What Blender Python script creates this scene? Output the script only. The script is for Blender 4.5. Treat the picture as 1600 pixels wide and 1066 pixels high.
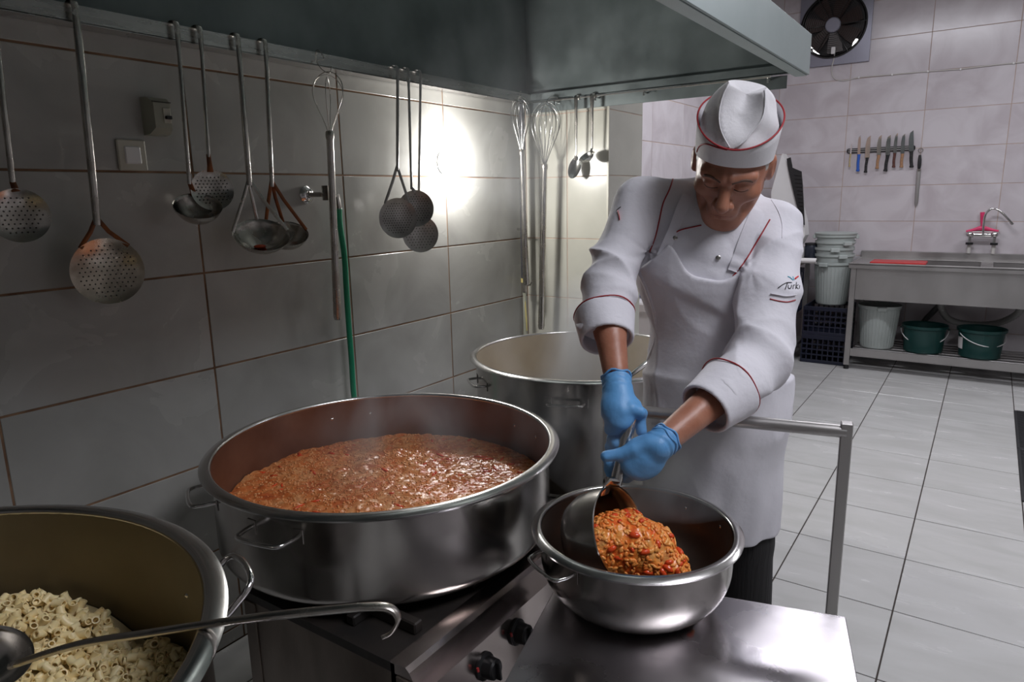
import bpy, bmesh, math, random
import numpy as np
from mathutils import Vector, Matrix
from mathutils.bvhtree import BVHTree
for o in list(bpy.data.objects): bpy.data.objects.remove(o, do_unlink=True)
S = bpy.context.scene
COL = S.collection
rnd = random.Random(7)
PI = math.pi
# ------------------------------------------------------------------ camera
F = 1077.7038
YAW, PITCH, ROLL = math.radians(34.5787), math.radians(11.8560), math.radians(-1.1723)
CAM = Vector((1.9783, 0.0, 1.463))
_d = Vector((-math.sin(YAW)*math.cos(PITCH), math.cos(YAW)*math.cos(PITCH), -math.sin(PITCH)))
_r0 = Vector((math.cos(YAW), math.sin(YAW), 0)); _u0 = _r0.cross(_d)
VR = math.cos(ROLL)*_r0 + math.sin(ROLL)*_u0
VU = -math.sin(ROLL)*_r0 + math.cos(ROLL)*_u0
VD = _d
cd = bpy.data.cameras.new('camera'); cam = bpy.data.objects.new('camera', cd); COL.objects.link(cam)
cd.sensor_width = 36; cd.lens = 36*F/1600; cd.clip_start = 0.02; cd.clip_end = 60
M = Matrix((VR, VU, -VD)).transposed().to_4x4(); M.translation = CAM
cam.matrix_world = M; S.camera = cam
def ray(x, y): return VD + VR*((x-800)/F) - VU*((y-533)/F)
def at(x, y, depth): return CAM + ray(x, y)*depth          # a real point at a given distance
def onX(x, y, X=0.0): v = ray(x, y); return CAM + v*((X-CAM.x)/v.x)
def onY(x, y, Y): v = ray(x, y); return CAM + v*((Y-CAM.y)/v.y)
def onZ(x, y, Z=0.0): v = ray(x, y); return CAM + v*((Z-CAM.z)/v.z)
# ------------------------------------------------------------------ light, exposure
S.view_settings.view_transform = 'Standard'; S.view_settings.look = 'None'
S.view_settings.gamma = 1; S.view_settings.use_curve_mapping = False
S.view_settings.exposure = 0.0
W = bpy.data.worlds.new('world'); S.world = W; W.use_nodes = True
W.node_tree.nodes['Background'].inputs[0].default_value = (0.75, 0.85, 1, 1)
W.node_tree.nodes['Background'].inputs[1].default_value = 0.3
def area(name, loc, to, sx, sy, power, color=(1, 1, 1)):
    l = bpy.data.lights.new(name, 'AREA'); l.shape = 'RECTANGLE'; l.size = sx; l.size_y = sy
    l.energy = power; l.color = color
    o = bpy.data.objects.new(name, l); COL.objects.link(o); o.location = loc
    o.rotation_euler = (Vector(to)-Vector(loc)).to_track_quat('-Z', 'Y').to_euler(); return o
CEIL = 3.2
COOL = (0.93, 0.93, 1.0)
area('ceiling_lamp_light', (1.40, 4.55, 3.09), (1.40, 4.55, 0), 1.2, 0.16, 38, COOL)
area('ceiling_lamp_light.001', (3.2, 5.3, 3.09), (3.2, 5.3, 0), 1.2, 0.16, 24, COOL)
area('fill_panel_light', (2.9, 1.2, 3.09), (2.9, 1.2, 0), 0.8, 1.2, 42, COOL)  # added unseen panel, placed and widened to light the cook's front softly
LAMP = Vector((0.02, 2.385, 1.612))
pl = bpy.data.lights.new('wall_lamp_light', 'POINT'); pl.energy = 16; pl.color = (1, 0.98, 0.95); pl.shadow_soft_size = 0.035
po = bpy.data.objects.new('wall_lamp_light', pl); COL.objects.link(po); po.location = LAMP + Vector((0.055, 0, 0))

# ------------------------------------------------------------------ helpers
def tag(o, label=None, cat=None, group=None, kind=None):
    if label: o['label'] = label
    if cat: o['category'] = cat
    if group: o['group'] = group
    if kind: o['kind'] = kind
    return o
def empty(name, loc=(0, 0, 0), rz=0.0, label=None, cat=None, group=None):
    o = bpy.data.objects.new(name, None); COL.objects.link(o); o.location = loc; o.rotation_euler = (0, 0, rz)
    o.empty_display_size = 0.05
    return tag(o, label, cat, group)
def link(name, me, mat=None, parent=None, world=True, sharp=35, loc=None):
    """world=True: vertex coordinates are world coordinates, moved into the parent's frame"""
    if mat is not None and not me.materials: me.materials.append(mat)
    if sharp is not None:
        me.polygons.foreach_set('use_smooth', [True]*len(me.polygons))
        if sharp < 180: me.set_sharp_from_angle(angle=math.radians(sharp))
    o = bpy.data.objects.new(name, me); COL.objects.link(o)
    if parent is not None:
        o.parent = parent
        if world:
            bpy_m = wm(parent).inverted(); me.transform(bpy_m)
    if loc is not None: o.location = loc
    return o
def wm(o):
    m = Matrix.LocRotScale(o.location, o.rotation_euler, o.scale)
    return wm(o.parent) @ m if o.parent else m
def copy_tree(o, parent=None):
    c = o.copy(); COL.objects.link(c); c.parent = parent
    for ch in [k for k in bpy.data.objects if k.parent == o]: copy_tree(ch, c)
    return c
class MB:
    def __init__(s): s.v = []; s.f = []
    def add(s, v, f):
        n = len(s.v); s.v += [tuple(p) for p in v]; s.f += [tuple(i+n for i in q) for q in f]; return s
    def box(s, lo, hi, M=None, bev=0.0):
        x0, y0, z0 = lo; x1, y1, z1 = hi
        if bev > 0:
            b = min(bev, (x1-x0)*.45, (y1-y0)*.45, (z1-z0)*.45); V = []
            F_ = []; xs = (x0, x0+b, x1-b, x1); ys = (y0, y0+b, y1-b, y1); zs = (z0, z0+b, z1-b, z1)
            idx = {}
            def g(i, j, k):
                key = (i, j, k)
                if key not in idx: idx[key] = len(V); V.append(Vector((xs[i], ys[j], zs[k])))
                return idx[key]
            F_ += [(g(1,1,0),g(1,2,0),g(2,2,0),g(2,1,0)), (g(1,1,3),g(2,1,3),g(2,2,3),g(1,2,3))]
            F_ += [(g(0,1,1),g(0,1,2),g(0,2,2),g(0,2,1)), (g(3,1,1),g(3,2,1),g(3,2,2),g(3,1,2))]
            F_ += [(g(1,0,1),g(2,0,1),g(2,0,2),g(1,0,2)), (g(1,3,1),g(1,3,2),g(2,3,2),g(2,3,1))]
            F_ += [(g(1,1,0),g(2,1,0),g(2,0,1),g(1,0,1)), (g(1,2,0),g(1,3,1),g(2,3,1),g(2,2,0)), (g(1,1,3),g(1,0,2),g(2,0,2),g(2,1,3)), (g(1,2,3),g(2,2,3),g(2,3,2),g(1,3,2))]
            F_ += [(g(1,1,0),g(0,1,1),g(0,2,1),g(1,2,0)), (g(2,1,0),g(2,2,0),g(3,2,1),g(3,1,1)), (g(1,1,3),g(1,2,3),g(0,2,2),g(0,1,2)), (g(2,1,3),g(3,1,2),g(3,2,2),g(2,2,3))]
            F_ += [(g(1,0,1),g(1,0,2),g(0,1,2),g(0,1,1)), (g(2,0,1),g(3,1,1),g(3,1,2),g(2,0,2)), (g(1,3,1),g(0,2,1),g(0,2,2),g(1,3,2)), (g(2,3,1),g(2,3,2),g(3,2,2),g(3,2,1))]
            F_ += [(g(1,1,0),g(1,0,1),g(0,1,1)), (g(2,1,0),g(3,1,1),g(2,0,1)), (g(1,2,0),g(0,2,1),g(1,3,1)), (g(2,2,0),g(2,3,1),g(3,2,1))]
            F_ += [(g(1,1,3),g(0,1,2),g(1,0,2)), (g(2,1,3),g(2,0,2),g(3,1,2)), (g(1,2,3),g(1,3,2),g(0,2,2)), (g(2,2,3),g(3,2,2),g(2,3,2))]
        else:
            V = [Vector((x, y, z)) for z in (z0, z1) for y in (y0, y1) for x in (x0, x1)]
            F_ = [(0,2,3,1), (4,5,7,6), (0,1,5,4), (2,6,7,3), (0,4,6,2), (1,3,7,5)]
        if M is not None: V = [M @ p for p in V]
        return s.add(V, F_)
    def tube(s, pts, r, n=8, caps=True, ref=None, closed=False):
        """r: radius, list of radii or (a, b) flat section"""
        pts = [Vector(p) for p in pts]; m = len(pts); V = []; F_ = []
        if ref is None:
            t0 = (pts[1]-pts[0]).normalized(); ref = Vector((0, 0, 1)) if abs(t0.z) < .9 else Vector((1, 0, 0))
        N = Vector(ref)
        for i, p in enumerate(pts):
            if closed: t = (pts[(i+1) % m]-pts[i-1])
            else: t = pts[min(i+1, m-1)]-pts[max(i-1, 0)]
            t = t.normalized() if t.length > 1e-9 else Vector((0, 0, 1))
            N = N - t*N.dot(t)
            if N.length < 1e-5: N = t.orthogonal()
            N.normalize(); B = t.cross(N)
            ri = r[i] if isinstance(r, list) else r
            a, b = ri if isinstance(ri, tuple) else (ri, ri)
            for k in range(n):
                an = 2*PI*k/n; V.append(p + N*(a*math.cos(an)) + B*(b*math.sin(an)))
        L = m if closed else m-1
        for i in range(L):
            for k in range(n):
                i2 = (i+1) % m
                F_.append((i*n+k, i*n+(k+1) % n, i2*n+(k+1) % n, i2*n+k))
        if caps and not closed: F_ += [tuple(range(n))[::-1], tuple((m-1)*n+k for k in range(n))]
        return s.add(V, F_)
    def lathe(s, prof, c=(0, 0, 0), n=64, M=None, close=False, a0=0, a1=2*PI):
        full = abs(a1-a0-2*PI) < 1e-6; V = []; F_ = []; m = len(prof); N = n if full else n+1
        for k in range(N):
            an = a0+(a1-a0)*k/n
            for (r_, z) in prof: V.append(Vector((r_*math.cos(an), r_*math.sin(an), z)))
        for k in range(n):
            k2 = (k+1) % N
            for i in range(m-1 if not close else m):
                j = (i+1) % m
                F_.append((k*m+i, k2*m+i, k2*m+j, k*m+j))
        if M is None: M = Matrix.Translation(Vector(c))
        return s.add([M @ p for p in V], F_)
    def cyl(s, p0, p1, r, n=16): return s.tube([p0, p1], r, n)
    def ell(s, c, rad, M=None, seg=12, rings=8):
        V = []; F_ = []
        for i in range(rings+1):
            a = PI*i/rings
            for k in range(seg):
                b = 2*PI*k/seg; V.append(Vector((rad[0]*math.sin(a)*math.cos(b), rad[1]*math.sin(a)*math.sin(b), rad[2]*math.cos(a))))
        for i in range(rings):
            for k in range(seg): F_.append((i*seg+k, (i+1)*seg+k, (i+1)*seg+(k+1) % seg, i*seg+(k+1) % seg))
        if M is not None: V = [M @ p for p in V]
        return s.add([p+Vector(c) for p in V], F_)
    def mesh(s, name='m'):
        me = bpy.data.meshes.new(name); me.from_pydata(s.v, [], s.f); me.validate()
        bm = bmesh.new(); bm.from_mesh(me); bmesh.ops.remove_doubles(bm, verts=bm.verts, dist=1e-6)
        bmesh.ops.recalc_face_normals(bm, faces=bm.faces); bm.to_mesh(me); bm.free(); return me
    def build(s, name, mat, parent=None, sharp=35, world=True): return link(name, s.mesh(name), mat, parent, world, sharp)
def spline(P, n=8, closed=False):
    P = [Vector(p) for p in P]; out = []; m = len(P)
    rng = range(m) if closed else range(m-1)
    for i in rng:
        if closed: a, b, c, d = P[i-1], P[i], P[(i+1) % m], P[(i+2) % m]
        else: a, b, c, d = P[max(i-1, 0)], P[i], P[i+1], P[min(i+2, m-1)]
        for k in range(n):
            t = k/n
            out.append(.5*((2*b)+(c-a)*t+(2*a-5*b+4*c-d)*t*t+(3*b-a-3*c+d)*t**3))
    if not closed: out.append(P[-1])
    return out
def Rz(a): return Matrix.Rotation(a, 4, 'Z')
def frame(o, x, y, z):
    m = Matrix((Vector(x).normalized(), Vector(y).normalized(), Vector(z).normalized())).transposed().to_4x4(); m.translation = Vector(o); return m

# ------------------------------------------------------------------ materials
def new_mat(name):
    m = bpy.data.materials.new(name); m.use_nodes = True; return m, m.node_tree.nodes, m.node_tree.links, m.node_tree.nodes['Principled BSDF']
def mat(name, col, rough=.5, metal=0.0, col2=None, scale=6.0, detail=4.0, rvar=0.0, bump=0.0, bscale=40.0, stretch=None,
        spec=.5, trans=0.0, emit=None, estr=0.0, sss=0.0, coat=0.0, obj_rand=0.0, lo=.35, hi=.65, backface=False, dist=0.0):
    m, N, L, P = new_mat(name)
    P.inputs['Base Color'].default_value = (*col, 1); P.inputs['Roughness'].default_value = rough
    P.inputs['Metallic'].default_value = metal; P.inputs['Specular IOR Level'].default_value = spec
    P.inputs['Transmission Weight'].default_value = trans; P.inputs['Coat Weight'].default_value = coat
    if sss: P.inputs['Subsurface Weight'].default_value = sss; P.inputs['Subsurface Radius'].default_value = (.02, .007, .004); P.inputs['Subsurface Scale'].default_value = .5
    if emit: P.inputs['Emission Color'].default_value = (*emit, 1); P.inputs['Emission Strength'].default_value = estr
    tc = N.new('ShaderNodeTexCoord'); mp = N.new('ShaderNodeMapping'); L.new(tc.outputs['Object'], mp.inputs[0])
    if stretch: mp.inputs['Scale'].default_value = stretch
    if obj_rand:
        oi = N.new('ShaderNodeObjectInfo'); mu = N.new('ShaderNodeMath'); mu.operation = 'MULTIPLY'; mu.inputs[1].default_value = obj_rand
        L.new(oi.outputs['Random'], mu.inputs[0]); L.new(mu.outputs[0], mp.inputs['Location'])
    if col2 or rvar:
        n = N.new('ShaderNodeTexNoise'); n.inputs['Scale'].default_value = scale; n.inputs['Detail'].default_value = detail; n.inputs['Distortion'].default_value = dist
        L.new(mp.outputs[0], n.inputs['Vector'])
        cr = N.new('ShaderNodeValToRGB'); cr.color_ramp.elements[0].position = lo; cr.color_ramp.elements[1].position = hi
        cr.color_ramp.elements[0].color = (*col, 1); cr.color_ramp.elements[1].color = (*(col2 or col), 1)
        L.new(n.outputs['Fac'], cr.inputs[0])
        if col2: L.new(cr.outputs[0], P.inputs['Base Color'])
        if rvar:
            mr = N.new('ShaderNodeMapRange'); mr.inputs['From Min'].default_value = .3; mr.inputs['From Max'].default_value = .7
            mr.inputs['To Min'].default_value = max(0, rough-rvar); mr.inputs['To Max'].default_value = min(1, rough+rvar)
            L.new(n.outputs['Fac'], mr.inputs['Value']); L.new(mr.outputs[0], P.inputs['Roughness'])
    if bump:
        b = N.new('ShaderNodeBump'); b.inputs['Strength'].default_value = 1; b.inputs['Distance'].default_value = bump
        n2 = N.new('ShaderNodeTexNoise'); n2.inputs['Scale'].default_value = bscale; n2.inputs['Detail'].default_value = 5
        L.new(mp.outputs[0], n2.inputs['Vector']); L.new(n2.outputs['Fac'], b.inputs['Height']); L.new(b.outputs[0], P.inputs['Normal'])
    return m
m_tileL = mat('wall_tile_grey', (.30, .295, .275), .24, col2=(.42, .415, .39), scale=3.2, detail=7, rvar=.06, obj_rand=37, lo=.3, hi=.7, dist=.6, bump=.0006, bscale=14)
m_tileP = mat('pillar_tile_cream', (.43, .42, .365), .20, col2=(.49, .48, .42), scale=4, detail=6, obj_rand=21, dist=.5)
m_tileF = mat('far_wall_tile_pinkish', (.50, .455, .475), .20, col2=(.61, .575, .595), scale=3.4, detail=7, obj_rand=33, dist=1.0)
m_grout = mat('brown_grout', (.15, .08, .045), .9, col2=(.28, .17, .10), scale=12)
m_groutF = mat('tan_grout', (.42, .30, .24), .9, col2=(.5, .38, .3), scale=12)
m_floor = mat('floor_tile_stone', (.50, .50, .485), .22, col2=(.565, .565, .555), scale=2.6, detail=8, rvar=.07, obj_rand=29, stretch=(1, 3, 1), dist=.8)
m_groutD = mat('dark_floor_grout', (.045, .035, .03), .9)
m_ceil = mat('ceiling_paint', (.62, .62, .6), .8, bump=.001)
m_wallp = mat('plain_painted_wall', (.20, .19, .18), .6, bump=.001)
m_hoodin = mat('galvanised_hood_steel', (.15, .175, .175), .38, .6, col2=(.21, .24, .24), scale=5, rvar=.1, bump=.0006, bscale=9)
m_hoodout = mat('painted_hood_front', (.30, .36, .355), .42, .25, col2=(.34, .40, .395), scale=4)
m_steel = mat('brushed_steel', (.52, .50, .485), .27, 1.0, col2=(.60, .585, .565), scale=3, rvar=.07, stretch=(1, 1, 12))
m_steelw = mat('worn_pot_steel', (.30, .28, .26), .19, 1.0, col2=(.52, .50, .475), scale=4, detail=6, rvar=.08, bump=.0005, bscale=5)
m_rim = mat('polished_rim_steel', (.62, .61, .60), .2, 1.0, rvar=.06, scale=10)
m_polish = mat('polished_steel', (.68, .67, .66), .13, 1.0, rvar=.05, scale=12)
m_table = mat('scuffed_table_steel', (.50, .475, .50), .30, 1.0, col2=(.58, .55, .57), scale=7, detail=8, rvar=.09, bump=.0004, bscale=30)
m_uten = mat('utensil_steel', (.60, .58, .55), .24, 1.0, col2=(.42, .39, .35), scale=14, rvar=.1)
m_utendull = mat('dull_skimmer_steel', (.40, .39, .38), .38, .8, col2=(.28, .27, .26), scale=18)
m_skim = mat('bronzed_skimmer_steel', (.62, .56, .47), .30, .95, col2=(.36, .31, .25), scale=16, detail=6, rvar=.1)
m_rust = mat('heat_stained_copper_tone', (.30, .10, .035), .45, .8, col2=(.16, .07, .04), scale=30)
m_hole = mat('dark_perforation', (.03, .028, .025), .8)
m_sink = mat('sink_steel', (.43, .415, .405), .38, .9, col2=(.47, .455, .445), scale=3, rvar=.05, stretch=(2, 1, 1))
m_stovetop = mat('sooty_black_iron', (.02, .018, .017), .5, .3, col2=(.035, .028, .024), scale=10, bump=.002, bscale=20)
m_stoveside = mat('stained_stove_steel', (.24, .20, .17), .45, .6, col2=(.10, .08, .062), scale=5, detail=7, stretch=(1, 1, .35), rvar=.1)
m_stovefront = mat('stove_front_steel', (.50, .44, .42), .22, 1.0, rvar=.08, scale=6)
m_black = mat('black_plastic', (.012, .012, .013), .4)
m_blackm = mat('black_enamel', (.01, .009, .009), .3)
m_wplastic = mat('ivory_plastic', (.52, .50, .42), .4, col2=(.46, .44, .37), scale=8)
m_white = mat('white_plastic', (.72, .71, .70), .4)
m_cream = mat('cream_plastic', (.36, .36, .29), .45, col2=(.30, .30, .24), scale=12)
m_greybin = mat('pale_grey_green_plastic', (.42, .46, .44), .45, col2=(.38, .42, .40), scale=5)
m_green = mat('dark_green_plastic', (.007, .048, .043), .35)
m_greenhose = mat('green_rubber_hose', (.01, .26, .13), .4)
m_red = mat('red_plastic', (.50, .035, .035), .45, col2=(.42, .03, .03), scale=6)
m_redc = mat('red_crate_plastic', (.6, .05, .02), .45)
m_navy = mat('navy_crate_plastic', (.008, .011, .028), .5)
m_pink = mat('pink_plastic', (.75, .05, .16), .4)
m_blue = mat('blue_handle', (.02, .10, .45), .4)
m_wood = mat('pale_wood', (.42, .24, .12), .55, col2=(.34, .18, .09), scale=20, stretch=(1, 1, .1))
m_wood2 = mat('dark_wood', (.10, .03, .02), .5)
m_wood3 = mat('straw_wood', (.48, .38, .2), .55)
m_cable = mat('white_cable', (.55, .53, .5), .5)
m_fanplate = mat('fan_plate_grey', (.26, .26, .31), .4, .5)
m_blade = mat('brown_fan_blade', (.028, .013, .009), .35)
m_mat = mat('black_rubber_mat', (.02, .02, .022), .7, bump=.002, bscale=60)
m_glow = mat('daylight_gap', (1, 1, 1), .5, emit=(1, 1, 1), estr=4)
m_tube = mat('lamp_diffuser', (1, 1, 1), .5, emit=COOL, estr=5)
m_bulb = mat('glowing_glass', (1, 1, 1), .4, emit=(1, .99, .97), estr=150)
m_cloth = mat('white_cotton', (.66, .65, .70), .75, col2=(.70, .69, .735), scale=3, bump=.011, bscale=8, spec=.2)
m_apron = mat('white_apron_cotton', (.62, .61, .66), .8, col2=(.66, .65, .69), scale=3, bump=.010, bscale=6.5, spec=.2)
m_hat = mat('white_cap_cotton', (.68, .67, .69), .75, bump=.0006, bscale=150, spec=.2)
m_piping = mat('dark_red_piping', (.30, .012, .018), .6)
m_skin = mat('tanned_skin', (.40, .18, .115), .42, col2=(.34, .135, .08), scale=26, detail=6, bump=.0009, bscale=90, sss=.12)
m_hair = mat('grey_hair', (.30, .28, .26), .5, col2=(.5, .48, .46), scale=60, stretch=(1, 1, .3), bump=.002, bscale=160)
m_brow = mat('dark_grey_brow', (.11, .06, .042), .7)
m_lip = mat('lip_skin', (.25, .085, .062), .45)
m_eye = mat('eye_white', (.5, .47, .44), .25)
m_glove = mat('blue_nitrile', (.10, .31, .62), .48, col2=(.13, .36, .68), scale=12, bump=.0012, bscale=60)
m_trouser = mat('black_ribbed_cloth', (.012, .011, .012), .8, bump=.003, bscale=2, stretch=(60, 60, .5))
m_shoe = mat('black_shoe_leather', (.012, .012, .012), .35)
m_steamdrip = mat('yellow_pipe_sealant', (.5, .42, .16), .5)
m_milk = mat('milky_soup', (.55, .46, .32), .3, col2=(.6, .52, .38), scale=5)
# sauce: several tones mixed by noise
def sauce_mat(name, wet=.16, tones=None):
    m, N, L, P = new_mat(name)
    tc = N.new('ShaderNodeTexCoord'); n = N.new('ShaderNodeTexNoise'); n.inputs['Scale'].default_value = 16; n.inputs['Detail'].default_value = 8; n.inputs['Roughness'].default_value = .7
    L.new(tc.outputs['Object'], n.inputs['Vector']); cr = N.new('ShaderNodeValToRGB')
    tones = tones or [(.30, (.42, .07, .018)), (.42, (.56, .14, .035)), (.52, (.62, .22, .07)), (.62, (.70, .34, .14)), (.72, (.55, .09, .025))]
    e = cr.color_ramp.elements
    e[0].position, e[0].color = tones[0][0], (*tones[0][1], 1); e[1].position, e[1].color = tones[-1][0], (*tones[-1][1], 1)
    for p, c in tones[1:-1]: k = e.new(p); k.color = (*c, 1)
    L.new(n.outputs['Fac'], cr.inputs[0]); L.new(cr.outputs[0], P.inputs['Base Color'])
    P.inputs['Roughness'].default_value = wet
    n2 = N.new('ShaderNodeTexNoise'); n2.inputs['Scale'].default_value = 60; n2.inputs['Detail'].default_value = 4; L.new(tc.outputs['Object'], n2.inputs['Vector'])
    b = N.new('ShaderNodeBump'); b.inputs['Distance'].default_value = .006; b.inputs['Strength'].default_value = .8; L.new(n2.outputs['Fac'], b.inputs['Height']); L.new(b.outputs[0], P.inputs['Normal'])
    return m
m_sauce = sauce_mat('red_stew')
m_stew2 = sauce_mat('orange_stew', .2, [(.30, (.62, .05, .012)), (.42, (.80, .15, .025)), (.50, (.85, .28, .05)), (.58, (.85, .42, .13)), (.70, (.7, .10, .03))])
m_grain = mat('soaked_grain', (.70, .33, .13), .22, col2=(.62, .22, .06), scale=40)
m_carrot = mat('red_pepper_piece', (.70, .075, .018), .2)
m_pasta = mat('boiled_pasta', (.90, .71, .36), .38, col2=(.95, .79, .46), scale=25, sss=.1)
m_potin = mat('starchy_pot_wall', (.20, .165, .10), .5, .45, col2=(.15, .12, .07), scale=4, detail=6)
m_potred = mat('stew_stained_pot_wall', (.23, .125, .085), .4, .5, col2=(.15, .07, .045), scale=5, detail=7)
m_potmilk = mat('milky_pot_wall', (.42, .36, .28), .5, .3, col2=(.34, .29, .22), scale=4, detail=5)
m_bowlin = mat('dark_bowl_inside', (.20, .16, .14), .3, .8, col2=(.15, .12, .105), scale=3)

# ------------------------------------------------------------------ the room
XR, YB, YF, YP = 4.6, -1.6, 6.8075, 3.027      # right wall, wall behind the camera, far wall, pillar front
def struct(name, lo, hi, m):
    o = MB().box(lo, hi).build(name, m, None, sharp=None); o['kind'] = 'structure'; return o
_tc = {}
def tiles(parent, axis, plane, us, vs, m, gap=.004, proud=.0018, name='tile', skip=None, sgn=1):
    """axis 'x': u=Y v=Z on plane x; 'y': u=X v=Z on plane y (facing -Y); 'z': u=X v=Y floor. sgn: which way the face looks"""
    for i in range(len(us)-1):
        for j in range(len(vs)-1):
            du, dv = us[i+1]-us[i]-gap, vs[j+1]-vs[j]-gap
            if du < .006 or dv < .006: continue
            cu, cv = (us[i]+us[i+1])/2, (vs[j]+vs[j+1])/2
            if skip and skip(cu, cv): continue
            key = (axis, round(du, 3), round(dv, 3), m.name, sgn)
            if key not in _tc:
                b = MB(); t = .004; d = .0012
                if axis == 'x': b.box((-t, -du/2, -dv/2), (t, du/2, dv/2), bev=d)
                elif axis == 'y': b.box((-du/2, -t, -dv/2), (du/2, t, dv/2), bev=d)
                else: b.box((-du/2, -dv/2, -t), (du/2, dv/2, t), bev=d)
                me = b.mesh('tile'); me.materials.append(m); _tc[key] = me
            o = bpy.data.objects.new(name, _tc[key]); COL.objects.link(o); o.parent = parent
            jit = rnd.uniform(-.0003, .0003)
            off = (proud-.004+jit)
            if axis == 'x': o.location = (plane+sgn*off, cu, cv)
            elif axis == 'y': o.location = (cu, plane-off*sgn, cv)
            else: o.location = (cu, cv, plane+off)
def breaks(a, b, o, s):
    k = math.ceil((a-o)/s+1e-4); out = [a]
    while o+k*s < b-1e-4: out.append(o+k*s); k += 1
    return out+[b]
wl = struct('wall_left', (-.15, YB, 0), (-.002, YF, CEIL), m_grout)
ZL = breaks(0, CEIL, 1.5506, .3)
tiles(wl, 'x', -.002, breaks(YB, YP, .6246, .5872), ZL, m_tileL, proud=.002, gap=.006)
wl2 = struct('wall_left_rear', (-.0019, YP+.385, 0), (-.0005, YF, CEIL), m_groutF)
tiles(wl2, 'x', -.0005, breaks(YP+.385, YF, 4.614, .5872), breaks(0, CEIL, 1.5106, .3), m_tileF, proud=.002)
wf = struct('wall_far', (-.15, YF+.002, 0), (XR, YF+.15, CEIL), m_groutF)
ZF = breaks(0, CEIL, 2.0865, .3)
tiles(wf, 'y', YF+.002, breaks(0, XR, 1.4429, .5792), ZF, m_tileF, proud=.002)
wp = struct('wall_pillar', (-.0019, YP+.002, 0), (.462, YP+.383, CEIL), m_groutF)
tiles(wp, 'y', YP+.002, [0.0, .24, .464], ZL, m_tileP, proud=.002)
tiles(wp, 'x', .462, [YP, YP+.385], ZL, m_tileP, proud=.002)
MB().box((.455, YP-.001, 0), (.4655, YP+.009, CEIL)).build('corner_strip', m_wplastic, wp, sharp=None)
wr = struct('wall_right', (XR, YB-.15, 0), (XR+.15, YF+.15, CEIL), m_wallp)
wb = struct('wall_back', (-.15, YB-.15, 0), (XR, YB, CEIL), m_wallp)
fl = struct('floor', (-.15, YB-.15, -.1), (XR+.15, YF+.15, -.002), m_groutD)
tiles(fl, 'z', -.002, breaks(0, XR, 1.0207, .4046), breaks(YB, YF, 3.3943, .4197), m_floor, gap=.005, proud=.002)
ce = struct('ceiling', (-.15, YB-.15, CEIL), (XR+.15, YF+.15, CEIL+.1), m_ceil)
for i, (x, y, sx, sy, lab) in enumerate([(1.40, 4.55, 1.24, .18, 'long white ceiling lamp above the passage beyond the hood'),
                         (3.2, 5.3, 1.24, .18, 'long white ceiling lamp near the far right corner'), (2.9, 1.2, .84, 1.24, 'added unseen ceiling panel at the right, lighting the front of the cook')]):
    e = empty('ceiling_lamp', (x, y, CEIL-.1), 0, lab, 'lamp', 'ceiling lamps')
    MB().box((x-sx/2, y-sy/2, CEIL-.07), (x+sx/2, y+sy/2, CEIL), bev=.01).build('lamp_housing', m_white, e)
    MB().box((x-sx/2+.02, y-sy/2+.02, CEIL-.085), (x+sx/2-.02, y+sy/2-.02, CEIL-.07), bev=.004).build('diffuser', m_tube, e)

# wall lamp: round bulkhead fitting that burns out in the photograph
e = empty('wall_lamp', LAMP, 0, 'glaring round lamp on the grey tiled wall right of the three grey skimmers', 'lamp')
Mx = Matrix.Translation((0, LAMP.y, LAMP.z)) @ Matrix.Rotation(PI/2, 4, 'Y')
MB().lathe([(.0, .001), (.053, .001), (.053, .006), (.050, .008), (0, .008)], n=40, M=Mx).build('lamp_base', m_white, e)
MB().lathe([(.052, .007), (.052, .014), (.044, .026), (.025, .034), (0, .036)], n=40, M=Mx).build('glass_cover', m_bulb, e)

# ------------------------------------------------------------------ extraction hood
hd = empty('extraction_hood', (.66, 1.2, 1.9), 0, 'grey-green steel extraction hood above the cooking pots', 'hood')
Y0, Y1 = -1.2, YP-.004
b = MB()      # left inner panel
b.box((.012, Y0, 1.945), (.02, Y1, 2.44)); b.build('side_panel', m_hoodin, hd, sharp=None)
b = MB()      # end panel, trapezoid
X1 = 1.335
prof = [(.012, 1.93), (X1-.012, 1.915), (X1-.012, 2.045), (.60, 2.44), (.012, 2.44)]
v = [(x, Y1-.012, z) for x, z in prof]+[(x, Y1-.004, z) for x, z in prof]
b.add(v, [(0, 1, 2, 3, 4), (9, 8, 7, 6, 5)]+[(i, (i+1) % 5+5 if False else i+5, (i+1) % 5+5, (i+1) % 5) for i in range(5)])
b.build('end_panel', m_hoodin, hd, sharp=20)
b = MB(); prof = [(X1-.004, 2.05), (.605, 2.448), (.60, 2.440), (X1-.012, 2.042)]
v = [(x, Y0, z) for x, z in prof]+[(x, Y1, z) for x, z in prof]
b.add(v, [(0, 1, 2, 3), (7, 6, 5, 4)]+[(i, i+4, (i+1) % 4+4, (i+1) % 4) for i in range(4)]); b.build('sloping_roof', m_hoodin, hd, sharp=20)
MB().box((.012, Y0, 2.440), (.61, Y1, 2.448)).build('top_panel', m_hoodin, hd, sharp=None)
b = MB(); b.box((X1-.008, Y0, 1.905), (X1, Y1+.0, 2.055), bev=.002); b.build('front_fascia', m_hoodout, hd, sharp=None)
MB().box((X1-.052, Y0, 1.903), (X1-.0085, Y1, 1.909)).build('lower_lip', m_hoodout, hd, sharp=None)
b = MB(); b.box((.058, Y0, 1.906), (.062, Y1-.02, 1.947)); b.box((.004, Y0, 1.904), (.062, Y1-.02, 1.908)); b.build('grease_gutter', m_steel, hd, sharp=None)
b = MB(); b.box((.06, Y1-.040, 1.915), (X1-.06, Y1-.037, 1.948)); b.box((.06, Y1-.040, 1.915), (X1-.06, Y1-.012, 1.918)); b.build('end_gutter', m_hoodin, hd, sharp=None)
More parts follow.
